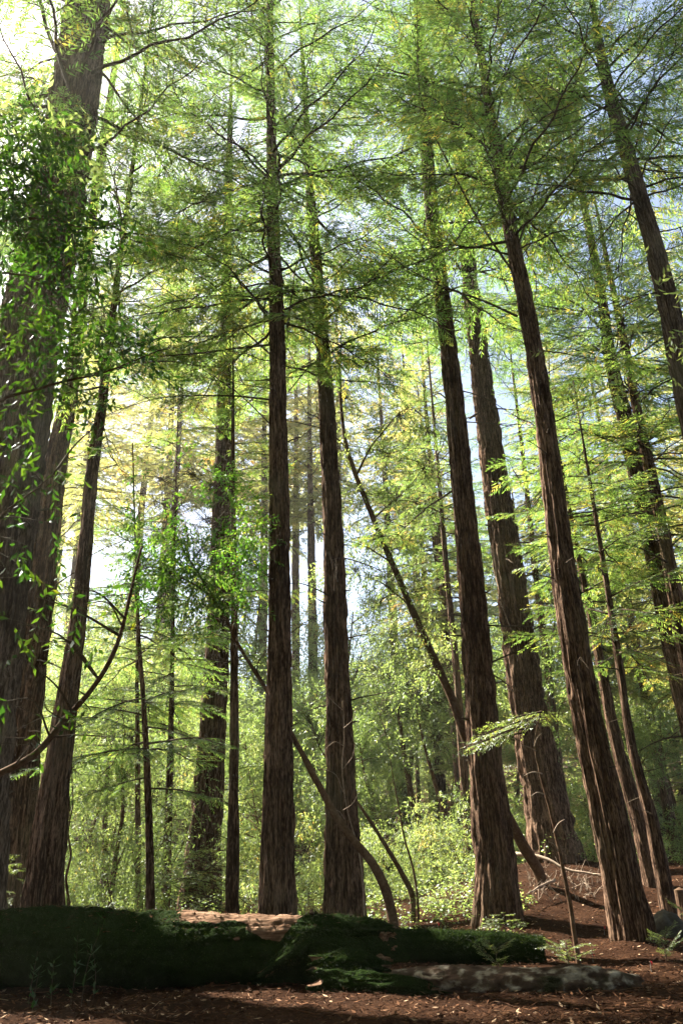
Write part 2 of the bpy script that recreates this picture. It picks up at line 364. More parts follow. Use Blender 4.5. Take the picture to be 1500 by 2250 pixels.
# ------------------------------------------------------------------ redwood trees
def trunk_path(pts, Y, H, ty=0.0):
    """pts: (px, py, width px) from low to high -> world points with radius, base on the ground, top at height H"""
    W = []
    for (x, y, w_) in pts:
        P = at(x, y, Y); P = at(x, y, Y + ty*(P[2]-1.5)); W.append([*P, w_/2/FPX*axd(P)])
    W = np.array(W); a, b = W[0], W[1]
    base_z = None
    k = (a[:3]-b[:3])/(b[2]-a[2])
    P = a[:3].copy()
    for _ in range(6):
        g = float(gz(P[0], P[1])); P = a[:3]+k*(a[2]-g)
    g = float(gz(P[0], P[1]))
    if a[2]-g > .25: W = np.vstack([[*P, a[3]+(a[3]-b[3])/(b[2]-a[2])*(a[2]-g)*.8], W])
    W[0, 2] = g if a[2]-g > .25 else W[0, 2]
    lo = W[0].copy(); lo[:3] += k*.45 if a[2]-g > .25 else k*max(.45, a[2]-g+.45); W = np.vstack([lo, W])
    t = W[-1]; u = (W[-1]-W[-3])/(W[-1][2]-W[-3][2])
    if H > t[2]+1:
        m = t.copy(); hm = (H-t[2])*.5; m[:3] += u[:3]*hm*.8; m[2] = t[2]+hm; m[3] = t[3]*.6
        e = t.copy(); e[:3] += u[:3]*(H-t[2])*.8; e[2] = H; e[3] = .02
        W = np.vstack([W, m, e])
    return W, g
def trunk_mesh(W, k, seed, flare=1.0, step=.12, fiss=1.0, twist=0.0):
    H = W[-1][2]-W[0][2]
    n = int(min(300, H/step))
    z = np.r_[np.linspace(0, .55, int(n*.65), endpoint=False), np.linspace(.55, 1, n-int(n*.65))]**1.0
    S = smooth_path(W, 400); zz = (S[:, 2]-S[0, 2])/(S[-1, 2]-S[0, 2])
    P = np.stack([np.interp(z, zz, S[:, c]) for c in range(4)], -1)
    h = P[:, 2]-P[0, 2]-.45
    R = np.maximum(P[:, 3], .015)
    R0 = R[2]
    fl = flare*(.20*np.exp(-np.maximum(h, 0)/(.9*R0+.25)))
    a = np.linspace(0, 2*math.pi, k, endpoint=False)
    tw = a[None]+twist*h[:, None]
    cx, sx = np.cos(tw), np.sin(tw)
    lob = vn(cx*1.6+50, sx*1.6+50, h[:, None]*.10, seed)-.5
    fq = 4.2*math.sqrt(max(R0, .12)/.5)+1.2
    f1 = np.abs(2*vn(cx*fq+20, sx*fq+20, h[:, None]*.45+seed, seed+1)-1)
    f2 = np.abs(2*vn(cx*fq*2.3+20, sx*fq*2.3+20, h[:, None]*.9, seed+2)-1)
    f3 = vn(cx*9+20, sx*9+20, h[:, None]*3.5, seed+3)-.5
    d = (lob*(.16+.9*fl[:, None]/max(flare, .1)) + fl[:, None] - .03)*R[:, None]
    amp = fiss*np.minimum(.19*R, .10)[:, None]
    d = d - amp*(1-np.clip(f1*2.6, 0, 1)) - amp*.5*(1-np.clip(f2*2.4, 0, 1)) + amp*.9*f3
    mb = MB(); 
    Pc = P[:, :3]
    V = Pc[:, None]+ (R[:, None]+d)[..., None]*np.stack([np.cos(a), np.sin(a), 0*a], -1)[None]
    n = len(P); i = np.arange(n-1)[:, None]*k; j = np.arange(k)[None]; j2 = (j+1) % k
    Q = np.stack([i+j, i+j2, i+k+j2, i+k+j], -1).reshape(-1, 4)
    mb.add(V.reshape(-1, 3), Q); return mb, P
STUBC = 0
def redwood(name_label, pts, Y, H=40, ty=0.0, cb=12, nb=80, Lb=4.0, mat=None, k=72, seed=1, group=None, flare=1.0,
            lib=None, cat='redwood tree', needle=None, nbr=45, stubs=8, step=.12, name='redwood_tree', fiss=1.0, azb=None, low_dead=10, limbs=()):
    mat = mat or M_BARK; lib = lib or LIB; needle = needle or M_NEED
    r = np.random.default_rng(seed*131+7)
    W, g = trunk_path(pts, Y, H, ty)
    mbk, P = trunk_mesh(W, k, seed, flare, step, fiss)
    base = np.array([P[3, 0], P[3, 1], g])
    root = thing(name, name_label, cat, base, group)
    obj('trunk', mbk, mat, root, True, base)
    crown = MB(); rest = MB(); made = 0
    nb = int(nb*1.03)
    hs = cb+(H-1-cb)*np.sort(r.random(nb))**1.05
    az0 = r.uniform(0, 6.28)
    for q, h in enumerate(hs):
        z = g+h
        if z > P[-1, 2]: continue
        p = np.array([np.interp(z, P[:, 2], P[:, c]) for c in range(4)])
        az = az0+q*2.399+r.normal(0, .35)
        if azb is not None and r.random() < azb[1]: az = azb[0]+r.normal(0, .7)
        u = (h-cb)/(H-cb)
        L = Lb*(1-u)**.6*(.65+.35*min(1, u*6))*r.uniform(.7, 1.2)+.35
        el = math.radians(-4+34*u**1.2+r.normal(0, 9))
        wd, fo, _ = lib[r.integers(len(lib))]
        s_ = L/4.0*1.1; loc = p[:3]+np.array([math.cos(az), math.sin(az), 0])*p[3]*.7; rl = r.normal(0, .15)
        sf = s_*(1.0 if s_ > .8 else 1.0)
        Vw = xf(wd[0], az, el, s_, rl, loc)
        if (~keep_mask(Vw)).mean() > .06: continue
        V, Q_, T_, tq, tt = fo
        V2 = xf(V, az, el, s_, rl, loc)
        cen = V2.reshape(-1, 4, 3).mean(1); km = keep_mask(cen)
        km &= (np.linalg.norm(cen-CAM, axis=1) > 3.0)
        if km.any():
            V3 = V2.reshape(-1, 4, 3)[km].reshape(-1, 3)
            crown.add(V3, np.arange(len(V3)).reshape(-1, 4), None, np.clip(tq[km]+r.normal(0, .06), 0, 1))
        if made < nbr:
            b = MB(); b.add(Vw, wd[1], wd[2]); obj('branch', b, M_TWIG, root, True, base); made += 1
        else:
            rest.add(Vw, wd[1], wd[2])
    if rest.n: obj('upper_branches', rest, M_TWIG, root, True, base, kind='stuff')
    if crown.n: obj('crown', crown, needle, root, False, base)
    # dead drooping lower limbs and stubs
    for q in range(low_dead+stubs):
        h = r.uniform(.3, 1.05)*cb if q < low_dead else r.uniform(.12, 1.3)*cb
        z = g+h; p = np.array([np.interp(z, P[:, 2], P[:, c]) for c in range(4)])
        az = r.uniform(0, 6.28); L = r.uniform(.8, 2.6) if q < low_dead else r.uniform(.12, .4)
        n = 8; s = np.linspace(0, 1, n)
        el = math.radians(r.uniform(-15, 25))
        d = np.array([math.cos(az)*math.cos(el), math.sin(az)*math.cos(el), math.sin(el)])
        A = p[:3]+np.array([math.cos(az), math.sin(az), 0])*p[3]*.8+s[:, None]*L*d
        A[:, 2] -= L*.25*s*s*r.uniform(-.3, 1.2); A += np.cumsum(r.normal(0, .02*L, (n, 3)), 0)*s[:, None]
        b = MB(); tube(b, A, (.022 if q < low_dead else .03)*(1-s*.75)*min(1.6, p[3]*3), 5)
        if q < low_dead:
            for _ in range(int(L*3)):
                t_ = r.uniform(.25, .95); o_ = np.array([np.interp(t_, s, A[:, c]) for c in range(3)])
                dd = nrm(d+r.normal(0, .55, 3)); l_ = r.uniform(.15, .6); ss_ = np.linspace(0, 1, 4)
                tube(b, o_+ss_[:, None]*l_*dd+np.array([0, 0, -.15])*(ss_**2)[:, None]*l_, .005*(1-ss_*.6), 3, cap=False)
        obj('dead_branch' if q < low_dead else 'branch_stub', b, M_TWIG, root, True, base)
    # limbs traced one by one: list of (px, py, dY) from the trunk outwards
    lf = MB()
    for (path, r0, fol) in limbs:
        A = np.array([at(x, y, Y+dy+ty*0) for (x, y, dy) in path])
        S = smooth_path(A, 22); s = np.linspace(0, 1, 22)
        S += (np.cumsum(r.normal(0, .012, S.shape), 0))*np.sin(s*math.pi)[:, None]
        b = MB(); tube(b, S, r0*(1-s*.8), 6)
        tot = np.linalg.norm(np.diff(S, axis=0), axis=1).sum()
        for q in range(int(tot*4)):
            t_ = r.uniform(.2, 1)
            o_ = np.array([np.interp(t_, s, S[:, c]) for c in range(3)])
            ii = min(20, int(t_*21)); dv = nrm(S[ii+1]-S[ii])
            dd = nrm(dv*.8+nrm(r.normal(0, 1, 3))*np.array([1, 1, .35])); az = math.atan2(dd[1], dd[0])
            if r.random() < fol:
                wd, fo, _ = LIB[r.integers(8)]; s_ = r.uniform(.22, .42)
                V2 = xf(fo[0], az, r.uniform(-.25, .2), s_, r.normal(0, .3), o_)
                # scaled-down spray: keep real frond size by thinning and enlarging about each frond's base
                F = V2.reshape(-1, 4, 3); sel = r.random(len(F)) < .5; F = F[sel]; F = F[:, :1]+(F-F[:, :1])*1.9
                km = keep_mask(F.mean(1)); F = F[km]
                if len(F): lf.add(F.reshape(-1, 3), np.arange(len(F)*4).reshape(-1, 4), None, np.clip(fo[3][sel][km], 0, 1))
                b.add(xf(wd[0], az, 0, s_, 0, o_), wd[1], wd[2])
            else:
                l_ = r.uniform(.2, .7); ss_ = np.linspace(0, 1, 4)
                tube(b, o_+ss_[:, None]*l_*dd, .005*(1-ss_*.6), 3, cap=False)
        obj('limb', b, M_TWIG, root, True, base)
    if lf.n: obj('limb_foliage', lf, needle, root, False, base)
    return root, P, base

for (px_, Y_, sd_) in ((-300, 22, 71), (-190, 31, 72)):  # shade row: two trees added on the sun side to darken the foreground
    redwood('redwood added off the left edge for shade, its boughs reaching into the picture' if sd_ == 71 else 'redwood added for shade behind the huge left trunk, farther back', [(px_, 1900, 70), (px_+45, 1500, 62), (px_+100, 1000, 52)], Y_, 36, cb=8, nb=85, Lb=4.4, k=40, seed=sd_, nbr=20)
# T1 huge left, T2 behind it, T3 ...
redwood('huge grey-barked redwood at the left edge, its upper trunk leaning into the top left corner',
        [(-105, 1900, 235), (-52, 1450, 195), (10, 1050, 165), (72, 700, 138), (108, 550, 126), (153, 300, 112), (196, 0, 96), ], 15.5, 46, cb=17, nb=80, Lb=5,
        mat=M_BARKG, k=110, seed=1, step=.09, fiss=1.3, stubs=10, low_dead=4,
        limbs=[([(190, 215, 0), (250, 420, -1), (270, 560, -2)], .02, .5), ([(108, 190, 0), (60, 165, .5), (0, 160, 1)], .035, .9), ([(105, 250, 0), (50, 235, 0), (-20, 235, -.5)], .02, .6)])
redwood('broad brown redwood trunk half hidden behind the huge left trunk',
        [(40, 1860, 76), (64, 1500, 70), (96, 1250, 62), (117, 1050, 54), (150, 880, 38), (185, 600, 28)], 22, 40, cb=14, nb=60, k=64, seed=2)
redwood('dark redwood behind the left end of the mossy log, its thin upper trunk angling right',
        [(95, 1975, 92), (105, 1850, 82), (125, 1700, 66), (150, 1520, 48), (167, 1400, 40), (184, 1250, 34), (207, 1000, 28), (223, 900, 22), (245, 720, 16)], 18.5, 32, cb=13, nb=60, Lb=3.2, k=80, seed=3,
        limbs=[([(230, 800, 0), (300, 760, -.6), (420, 745, -1), (520, 738, -1.2)], .03, .7), ([(222, 920, 0), (260, 1030, .5), (320, 1075, .8)], .016, .6)])
redwood('fluted red-brown redwood behind the bushes, left of the slim straight trunk',
        [(447, 1905, 84), (455, 1800, 74), (466, 1600, 62), (478, 1400, 52), (484, 1200, 44), (490, 950, 34), (495, 760, 28), (500, 500, 20)], 28, 42, cb=20, nb=55, Lb=4, k=80, seed=4)
redwood('slim straight redwood pole just left of the central trunk',
        [(510, 1990, 34), (513, 1800, 26), (515, 1500, 19), (514, 1200, 14), (512, 980, 9)], 19, 17, cb=6, nb=35, Lb=1.7, k=40, seed=5, flare=.4, stubs=5, low_dead=8)
redwood('straight dark central redwood rising behind the middle of the mossy log',
        [(609, 2000, 84), (611, 1800, 73), (612, 1500, 57), (614, 1250, 49), (611, 1000, 42), (608, 700, 33), (600, 500, 27), (596, 300, 22), (593, 0, 14)], 17.8, 38, cb=15, nb=85, Lb=4.6, k=90, seed=6, low_dead=8,
        limbs=[([(592, 758, 0), (500, 765, -.3), (400, 778, -.6), (250, 782, -1)], .03, .35), ([(592, 878, 0), (480, 868, .2), (380, 872, .4), (250, 905, .8)], .028, .35),
               ([(592, 835, 0), (550, 838, 0), (510, 842, 0)], .018, 0), ([(594, 660, 0), (500, 645, -.4), (400, 655, -1), (300, 690, -1.4)], .024, .3), ([(592, 930, 0), (520, 860, .4), (430, 800, .8), (340, 760, 1.2)], .02, .2), ([(596, 780, 0), (500, 700, .5), (400, 660, 1), (270, 560, 1.5)], .026, .4), ([(588, 560, 0), (470, 640, .5), (360, 700, 1)], .022, .6), ([(634, 860, 0), (690, 790, .4), (760, 750, .8)], .018, .5), ([(592, 1000, 0), (540, 990, .3), (470, 985, .5)], .014, .3), ([(590, 1340, 0), (480, 1335, .4), (380, 1330, .8), (300, 1345, 1)], .013, .1), ([(632, 720, 0), (640, 660, 0), (655, 580, -.4), (700, 520, -1)], .03, .8),
               ([(590, 690, 0), (520, 620, -.5), (440, 575, -1), (380, 570, -1.5)], .028, .6), ([(585, 480, 0), (480, 520, -.7), (380, 560, -1.2), (240, 590, -2)], .035, .8),
               ([(588, 355, 0), (480, 350, -.4), (340, 340, -1)], .025, .9), ([(590, 395, 0), (480, 430, -.6), (330, 500, -1.5)], .03, .9),
               ([(632, 765, 0), (660, 812, .2), (700, 830, .5)], .014, .2), ([(634, 970, 0), (670, 950, .3), (698, 925, .6)], .02, .1), ([(640, 1390, 0), (670, 1370, .2), (710, 1335, .5)], .015, .1),
               ([(610, 60, 0), (520, 40, -1), (420, 0, -2)], .025, .8), ([(608, 370, 0), (680, 300, -.6), (760, 190, -1.5)], .025, .8)])
redwood('reddish redwood right of the central trunk, with a thick spreading base',
        [(757, 1985, 92), (752, 1850, 82), (748, 1700, 70), (740, 1400, 57), (728, 1100, 46), (715, 850, 36), (697, 600, 28), (680, 400, 20), (672, 250, 14)], 20.5, 34, cb=15, nb=75, Lb=4.2, k=90, seed=7,
        limbs=[([(722, 935, 0), (700, 918, -.2), (668, 905, -.4)], .03, 0), ([(690, 790, 0), (650, 815, .5), (620, 840, 1)], .02, .3), ([(705, 640, 0), (740, 600, -.5), (800, 590, -1)], .02, .9)])
redwood('tall leaning redwood whose base stands behind the mossy end of the small log',
        [(1095, 2030, 102), (1088, 1900, 95), (1078, 1800, 88), (1052, 1500, 70), (1037, 1300, 60), (1018, 1100, 52), (1000, 900, 45), (977, 700, 38), (952, 500, 33), (936, 300, 27), (925, 130, 20)], 21, 40, cb=18, nb=80, Lb=4.6, k=96, seed=8, stubs=12,
        limbs=[([(955, 620, 0), (880, 590, -.4), (830, 540, -1)], .03, .4), ([(985, 780, 0), (930, 750, -.4), (880, 720, -.8)], .016, .3), ([(990, 880, 0), (965, 868, -.2), (942, 872, -.4)], .03, 0),
               ([(1000, 1018, 0), (970, 1022, -.2), (955, 1020, -.3)], .022, 0), ([(998, 1075, 0), (920, 1130, .2), (860, 1190, .5)], .03, .7), ([(1020, 1355, 0), (990, 1350, -.2), (960, 1352, -.4)], .024, 0),
               ([(960, 640, 0), (900, 700, .5), (870, 755, 1)], .018, .3)])
redwood('thick twin-stemmed redwood on the rise behind the brush pile',
        [(1222, 1900, 122), (1205, 1800, 108), (1168, 1600, 86), (1137, 1400, 75), (1108, 1200, 66), (1080, 1000, 57), (1054, 800, 46), (1030, 600, 37), (1018, 450, 28)], 30, 44, cb=22, nb=70, Lb=5, k=96, seed=9, fiss=1.5,
        limbs=[([(1030, 920, 0), (1060, 902, -.3), (1110, 900, -.6), (1165, 912, -1)], .05, 0)])
redwood('sunlit-edged redwood leaning left on the right side, base in red-brown litter',
        [(1398, 2090, 96), (1380, 2000, 92), (1337, 1800, 82), (1277, 1500, 68), (1245, 1300, 60), (1218, 1100, 50), (1193, 900, 44), (1160, 700, 38), (1120, 500, 31), (1085, 300, 25), (1045, 50, 14)], 18, 36, cb=17, nb=85, Lb=4.8, k=96, seed=10, stubs=12,
        limbs=[([(1135, 695, 0), (1080, 670, -.4), (980, 630, -1), (880, 580, -1.6), (820, 530, -2)], .035, .25),
               ([(1128, 600, 0), (1060, 500, -.4), (990, 370, -.8), (930, 240, -1.2), (915, 0, -2.6)], .038, .35),
               ([(1110, 480, 0), (1060, 400, -.2), (1000, 300, -.6), (985, 170, -1.2)], .03, .5),
               ([(1135, 550, 0), (1180, 400, -.6), (1250, 220, -1.6), (1310, 80, -2.6), (1320, -20, -3)], .035, .35),
               ([(1110, 370, 0), (1170, 240, -.6), (1230, 90, -1.4), (1300, -20, -2)], .03, .4), ([(1060, 220, 0), (990, 110, -.6), (930, -10, -1.4)], .026, .6),
               ([(1090, 270, 0), (1120, 120, -.8), (1190, -10, -2)], .03, .4), ([(1190, 770, 0), (1260, 785, .3), (1370, 795, .8)], .02, .5), ([(1115, 640, 0), (1095, 600, -.2), (1078, 575, -.4)], .022, 0)])
redwood('redwood trunk crossing the top right corner, its base outside the picture',
        [(1720, 2000, 105), (1560, 1100, 62), (1503, 850, 52), (1463, 650, 46), (1410, 450, 38), (1366, 300, 32), (1325, 150, 25), (1306, 40, 14)], 17, 34, cb=18, nb=60, Lb=4.4, k=90, seed=11, stubs=10, mat=M_BARKG,
        limbs=[([(1385, 370, 0), (1420, 230, -.7), (1500, -20, -2)], .035, .2), ([(1350, 210, 0), (1420, 120, -.4), (1500, 50, -1)], .025, .4), ([(1340, 160, 0), (1420, 130, -.4), (1510, 110, -1)], .02, .6),
               ([(1405, 470, 0), (1408, 420, -.3), (1405, 380, -.6)], .022, 0), ([(1325, 135, 0), (1370, 60, -.4), (1400, -20, -1)], .025, .3), ([(1440, 510, 0), (1500, 498, 0), (1540, 480, -.2)], .025, .6),
               ([(1355, 220, 0), (1430, 215, .2), (1520, 160, .4)], .022, .6), ([(1390, 390, 0), (1430, 395, 0), (1455, 403, 0)], .018, 0)])
redwood('shaggy redwood far right behind the conifer boughs, thicker of a close pair',
        [(1530, 1600, 70), (1470, 1350, 60), (1440, 1200, 53), (1410, 1080, 48), (1375, 930, 38), (1342, 800, 29), (1322, 660, 22)], 27, 38, cb=11, nb=85, Lb=4.8, k=64, seed=12)
redwood('thinner redwood of the close pair at far right, dark with many side limbs',
        [(1545, 1600, 44), (1500, 1400, 38), (1468, 1230, 32), (1430, 1050, 27), (1398, 900, 22), (1370, 750, 18), (1338, 600, 12), (1318, 500, 8)], 25, 28, cb=9, nb=75, Lb=3.8, k=48, seed=13, flare=.6)
redwood('slender redwood right of the leaning sunlit trunk, reaching the lower right corner',
        [(1468, 1990, 38), (1430, 1800, 30), (1390, 1650, 22), (1355, 1430, 17), (1325, 1240, 12), (1300, 1090, 8)], 22, 16, cb=6, nb=45, Lb=2.6, k=40, seed=14, flare=.5, low_dead=8)
redwood('dark middle-sized redwood directly behind the sunlit leaning trunk',
        [(1440, 1960, 44), (1400, 1800, 36), (1350, 1620, 28), (1310, 1420, 20), (1285, 1300, 15)], 25, 21, cb=9, nb=35, Lb=2.6, k=40, seed=15, flare=.5)
redwood('narrow reddish redwood seen between the twin-stemmed tree and the sunlit leaning one',
        [(1245, 1850, 30), (1225, 1680, 23), (1200, 1450, 18), (1178, 1280, 15), (1150, 1020, 10)], 36, 30, cb=11, nb=55, Lb=3.4, k=32, seed=16, flare=.5)
redwood('narrow brown redwood peeking out just left of the tall leaning trunk',
        [(1030, 1850, 26), (1015, 1650, 20), (1000, 1450, 16), (985, 1300, 13)], 33, 28, cb=12, nb=45, Lb=3, k=32, seed=17, flare=.5)
redwood('faint thin redwood behind the leaning dark stem, left of the tall leaning trunk',
        [(990, 1500, 16), (975, 1350, 14), (955, 1200, 11)], 42, 30, cb=12, nb=55, Lb=3.4, k=32, seed=18, flare=.5)
redwood('thin dark redwood pole farthest left of the small poles, with whorls of drooping boughs',
        [(331, 1965, 20), (326, 1750, 16), (316, 1550, 12), (305, 1400, 9), (300, 1270, 6)], 20, 13, cb=3.4, nb=40, Lb=2.6, k=32, seed=19, flare=.4, low_dead=6)
redwood('short dark pole redwood with a bare lower trunk, beside the forked thin pole',
        [(304, 1900, 14), (303, 1700, 12), (302, 1500, 9)], 26, 14, cb=4.5, nb=40, Lb=2.4, k=32, seed=20, flare=.4)
redwood('straight thin pole redwood nearest the fluted red-brown trunk',
        [(368, 1880, 20), (375, 1650, 15), (379, 1430, 11), (382, 1250, 7)], 25, 19, cb=6, nb=45, Lb=2.6, k=32, seed=21, flare=.4)

# ------------------------------------------------------------------ whole-tree library for the woods beyond
def lib_redwood(seed, H, R, cb, nb, Lb):
    r = np.random.default_rng(seed)
    W = np.array([[0, 0, -.6, R*1.05], [0, 0, 0, R], [r.normal(0, .15), r.normal(0, .15), H*.4, R*.62], [r.normal(0, .3), r.normal(0, .3), H*.75, R*.3], [0, 0, H, .02]])
    mbk, P = trunk_mesh(W, 24, seed, .6, .4, 1)
    crown = MB(); wood = MB(); az0 = r.uniform(0, 6.28)
    for q in range(nb):
        h = cb+(H-.5-cb)*(q+r.random())/nb; u = (h-cb)/(H-cb)
        p = np.array([np.interp(h, P[:, 2], P[:, c]) for c in range(4)])
        az = az0+q*2.399+r.normal(0, .4); L = Lb*(1-u)**.65*min(1, .6+u*3)*r.uniform(.65, 1.2)+.5
        wd, fo, _ = LIBF[r.integers(4)]
        el = math.radians(-6+34*u+r.normal(0, 9)); rl = r.normal(0, .2)
        V2 = xf(fo[0], az, el, L/4, rl, p[:3]); crown.add(V2, fo[1], None, np.clip(fo[3]+r.normal(0, .1), 0, 1))
        wood.add(xf(wd[0], az, el, L/4, rl, p[:3]), wd[1], wd[2])
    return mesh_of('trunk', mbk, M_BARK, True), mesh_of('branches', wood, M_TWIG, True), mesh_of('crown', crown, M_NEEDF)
def leaf_cloud(mb, cen, rad, n, ll, r, tint=.5, droop=.5, flat=1.0):
    """n leaves on short drooping twigs through a ball"""
    k = max(1, n//9)
    s = nrm(r.normal(0, 1, (k, 3)))*(r.random(k)**.45)[:, None]*rad*np.array([1, 1, flat])
    d = nrm(nrm(s+1e-6)*.8+r.normal(0, .6, (k, 3))+np.array([0, 0, -droop]))
    t = np.linspace(0, 1, 9)
    b = (cen+s)[:, None]+d[:, None]*t[None, :, None]*ll*3.6
    pr = nrm(np.cross(d, r.normal(0, 1, (k, 3))))
    sd = np.where(np.arange(9) % 2 == 0, 1, -1)[None, :, None]
    ld = nrm(d[:, None]*.8+pr[:, None]*sd*.9+r.normal(0, .3, (k, 9, 3))+np.array([0, 0, -.25]))
    nn = np.array([0, 0, 1.])+r.normal(0, .55, (k, 9, 3))
    b = b.reshape(-1, 3); ld = ld.reshape(-1, 3); nn = nn.reshape(-1, 3)
    nn = nrm(nn-ld*np.einsum('ij,ij->i', nn, ld)[:, None])
    ct = np.repeat(np.clip(tint+r.normal(0, .12, k), 0, 1), 9)
    km = keep_mask(b)
    ti = np.clip(ct+r.normal(0, .1, len(ct)), 0, 1)
    m = len(b); lens = ll*r.uniform(.7, 1.25, m)
    if km.any(): quads_from(b[km], ld[km], nn[km], lens[km], lens[km]*.36, ti[km], mb, .45)
    return cen+s, d
def lib_broadleaf(seed, H, R, cr, nl, ll, lean=0.0, low=.25, stems=1):
    r = np.random.default_rng(seed); wood = MB(); fol = MB()
    for sidx in range(stems):
        a = r.uniform(0, 6.28); off = np.array([math.cos(a), math.sin(a), 0])*(0 if stems == 1 else r.uniform(.1, .5))
        n = 14; s = np.linspace(0, 1, n)
        P = np.stack([s*s*H*(lean+ (0 if stems == 1 else .25*math.cos(a)))+.2*np.sin(s*5+a), (0 if stems == 1 else .25*math.sin(a))*H*s+.2*np.sin(s*6+a*2), s*H*.9-.3], -1)+off
        P[0] = [off[0], off[1], -.3]
        tube(wood, P, R*(1-s*.85)/math.sqrt(stems), 8)
        for q in range(int(14 if stems == 1 else 6)):
            u = r.uniform(low, 1); p = np.array([np.interp(u, s, P[:, c]) for c in range(3)])
            az = r.uniform(0, 6.28); L = cr*(.5+.6*math.sin(math.pi*min(1, (u-low)/(1-low)*.8+.15)))*r.uniform(.6, 1.15)
            e = p+L*np.array([math.cos(az), math.sin(az), r.uniform(.05, .6)])
            mid = (p+e)/2+r.normal(0, .15*L, 3)
            S = smooth_path(np.array([p, mid, e]), 8); tube(wood, S, R*.28*(1-np.linspace(0, 1, 8)*.8)/math.sqrt(stems), 4, cap=False)
            tn = r.uniform(.3, .7)
            for _ in range(3):
                c = S[r.integers(3, 8)]+r.normal(0, .22*L, 3)
                leaf_cloud(fol, c, L*r.uniform(.28, .5), nl//(14*3) if stems == 1 else nl//(6*3*stems), ll, r, tn, .4, .7)
    return mesh_of('trunk', wood, M_OAK, True), mesh_of('crown', fol, M_LEAFB)
RWL = [lib_redwood(1, 34, .40, 9, 92, 4.2), lib_redwood(2, 27, .30, 7, 85, 3.8), lib_redwood(3, 38, .50, 13, 92, 4.4), lib_redwood(4, 16, .14, 2.0, 80, 2.9), lib_redwood(5, 46, .5, 22, 75, 4.6)]
_g = GAPS; GAPS = []
BLL = [lib_broadleaf(11, 11, .15, 3.0, 14000, .13, .1), lib_broadleaf(12, 8.5, .11, 2.6, 11000, .12, -.15), lib_broadleaf(13, 14, .18, 3.4, 16000, .14, .2, .35), lib_broadleaf(14, 10, .12, 2.8, 10000, .13, -.3, .4)]
SHL = [lib_broadleaf(21, 2.6, .04, 1.1, 5000, .09, 0, .1, 4), lib_broadleaf(22, 1.9, .03, .9, 4000, .08, 0, .1, 5), lib_broadleaf(23, 3.4, .05, 1.4, 6000, .10, 0, .1, 4)]
GAPS = _g
def sector(x, y):
    px = 750+math.tan(math.atan2(x, y))*1750/.91
    for lim, nm in ((0, 'off the left edge'), (170, 'behind the huge left trunk'), (440, 'behind the thin left poles'), (600, 'left of the central trunk'),
                    (740, 'between the central trunks'), (1010, 'behind the centre-right gap'), (1180, 'behind the tall leaning trunk'), (1330, 'behind the sunlit leaning trunk'), (1500, 'behind the far right trees')):
        if px < lim: return nm
    return 'off the right edge'
def sink(x, y): return float(gz(x, y))-.05
def place(meshes, names, nm, label, cat, group, x, y, s, rz):
    root = thing(nm, label, cat, (x, y, sink(x, y)), group); root.scale = (s, s, s*random.uniform(.92, 1.1)); root.rotation_euler[2] = rz
    for me, n_ in zip(meshes, names): link(n_, me, root)
    return root
def dist_word(y): return 'near' if y < 44 else 'distant' if y < 66 else 'farthest'
reseed(5)
def clear_of(x, y, pts, d): return all((x-a)**2+(y-b)**2 > d*d for a, b in pts)
put = []
def scatter(n, y0, y1, spread, mind, f, pw=.7, f2=None):
    c = 0; tries = 0
    while c < n and tries < n*60:
        tries += 1
        y = y0+(y1-y0)*random.random()**pw; x = random.uniform(-spread, spread)*y
        if f2 is not None and not f2(x, y): continue
        if not clear_of(x, y, put, mind): continue
        put.append((x, y)); f(x, y); c += 1
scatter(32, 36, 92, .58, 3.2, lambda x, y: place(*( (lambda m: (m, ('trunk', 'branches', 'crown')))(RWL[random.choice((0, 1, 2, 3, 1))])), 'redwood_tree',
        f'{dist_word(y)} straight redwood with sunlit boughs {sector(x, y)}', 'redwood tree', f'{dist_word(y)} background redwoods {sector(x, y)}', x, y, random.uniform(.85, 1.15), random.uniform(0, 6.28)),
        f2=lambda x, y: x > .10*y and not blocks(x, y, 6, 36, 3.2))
scatter(105, 33, 90, .54, 2.4, lambda x, y: place(BLL[random.randrange(4)], ('trunk', 'crown'), 'broadleaf_tree',
        f'{dist_word(y)} small-leaved broadleaf tree in sunlit green thicket {sector(x, y)}', 'broadleaf tree', f'{dist_word(y)} broadleaf trees {sector(x, y)}', x, y, random.uniform(.75, 1.2), random.uniform(0, 6.28)), .9, f2=lambda x, y: not blocks(x, y, 2, 14, 3.0))
scatter(26, 54, 88, .42, 2.6, lambda x, y: place(BLL[random.randrange(4)], ('trunk', 'crown'), 'broadleaf_tree',
        f'tall {dist_word(y)} broadleaf tree on the bright slope {sector(x, y)}', 'broadleaf tree', f'tall {dist_word(y)} broadleaf trees {sector(x, y)}', x, y, random.uniform(1.5, 2.0), random.uniform(0, 6.28)), .9, f2=lambda x, y: x < .12*y)
def shrub_at(x, y):
    if x > 1.0 and y < 31: return
    place(SHL[random.randrange(3)], ('stem', 'foliage'), 'leafy_shrub', f'{dist_word(y)} leafy understorey shrub {sector(x, y)}', 'shrub', f'{dist_word(y)} shrubs {sector(x, y)}', x, y, random.uniform(.7, 1.25), random.uniform(0, 6.28))
scatter(70, 23, 50, .5, 1.5, shrub_at, .9)
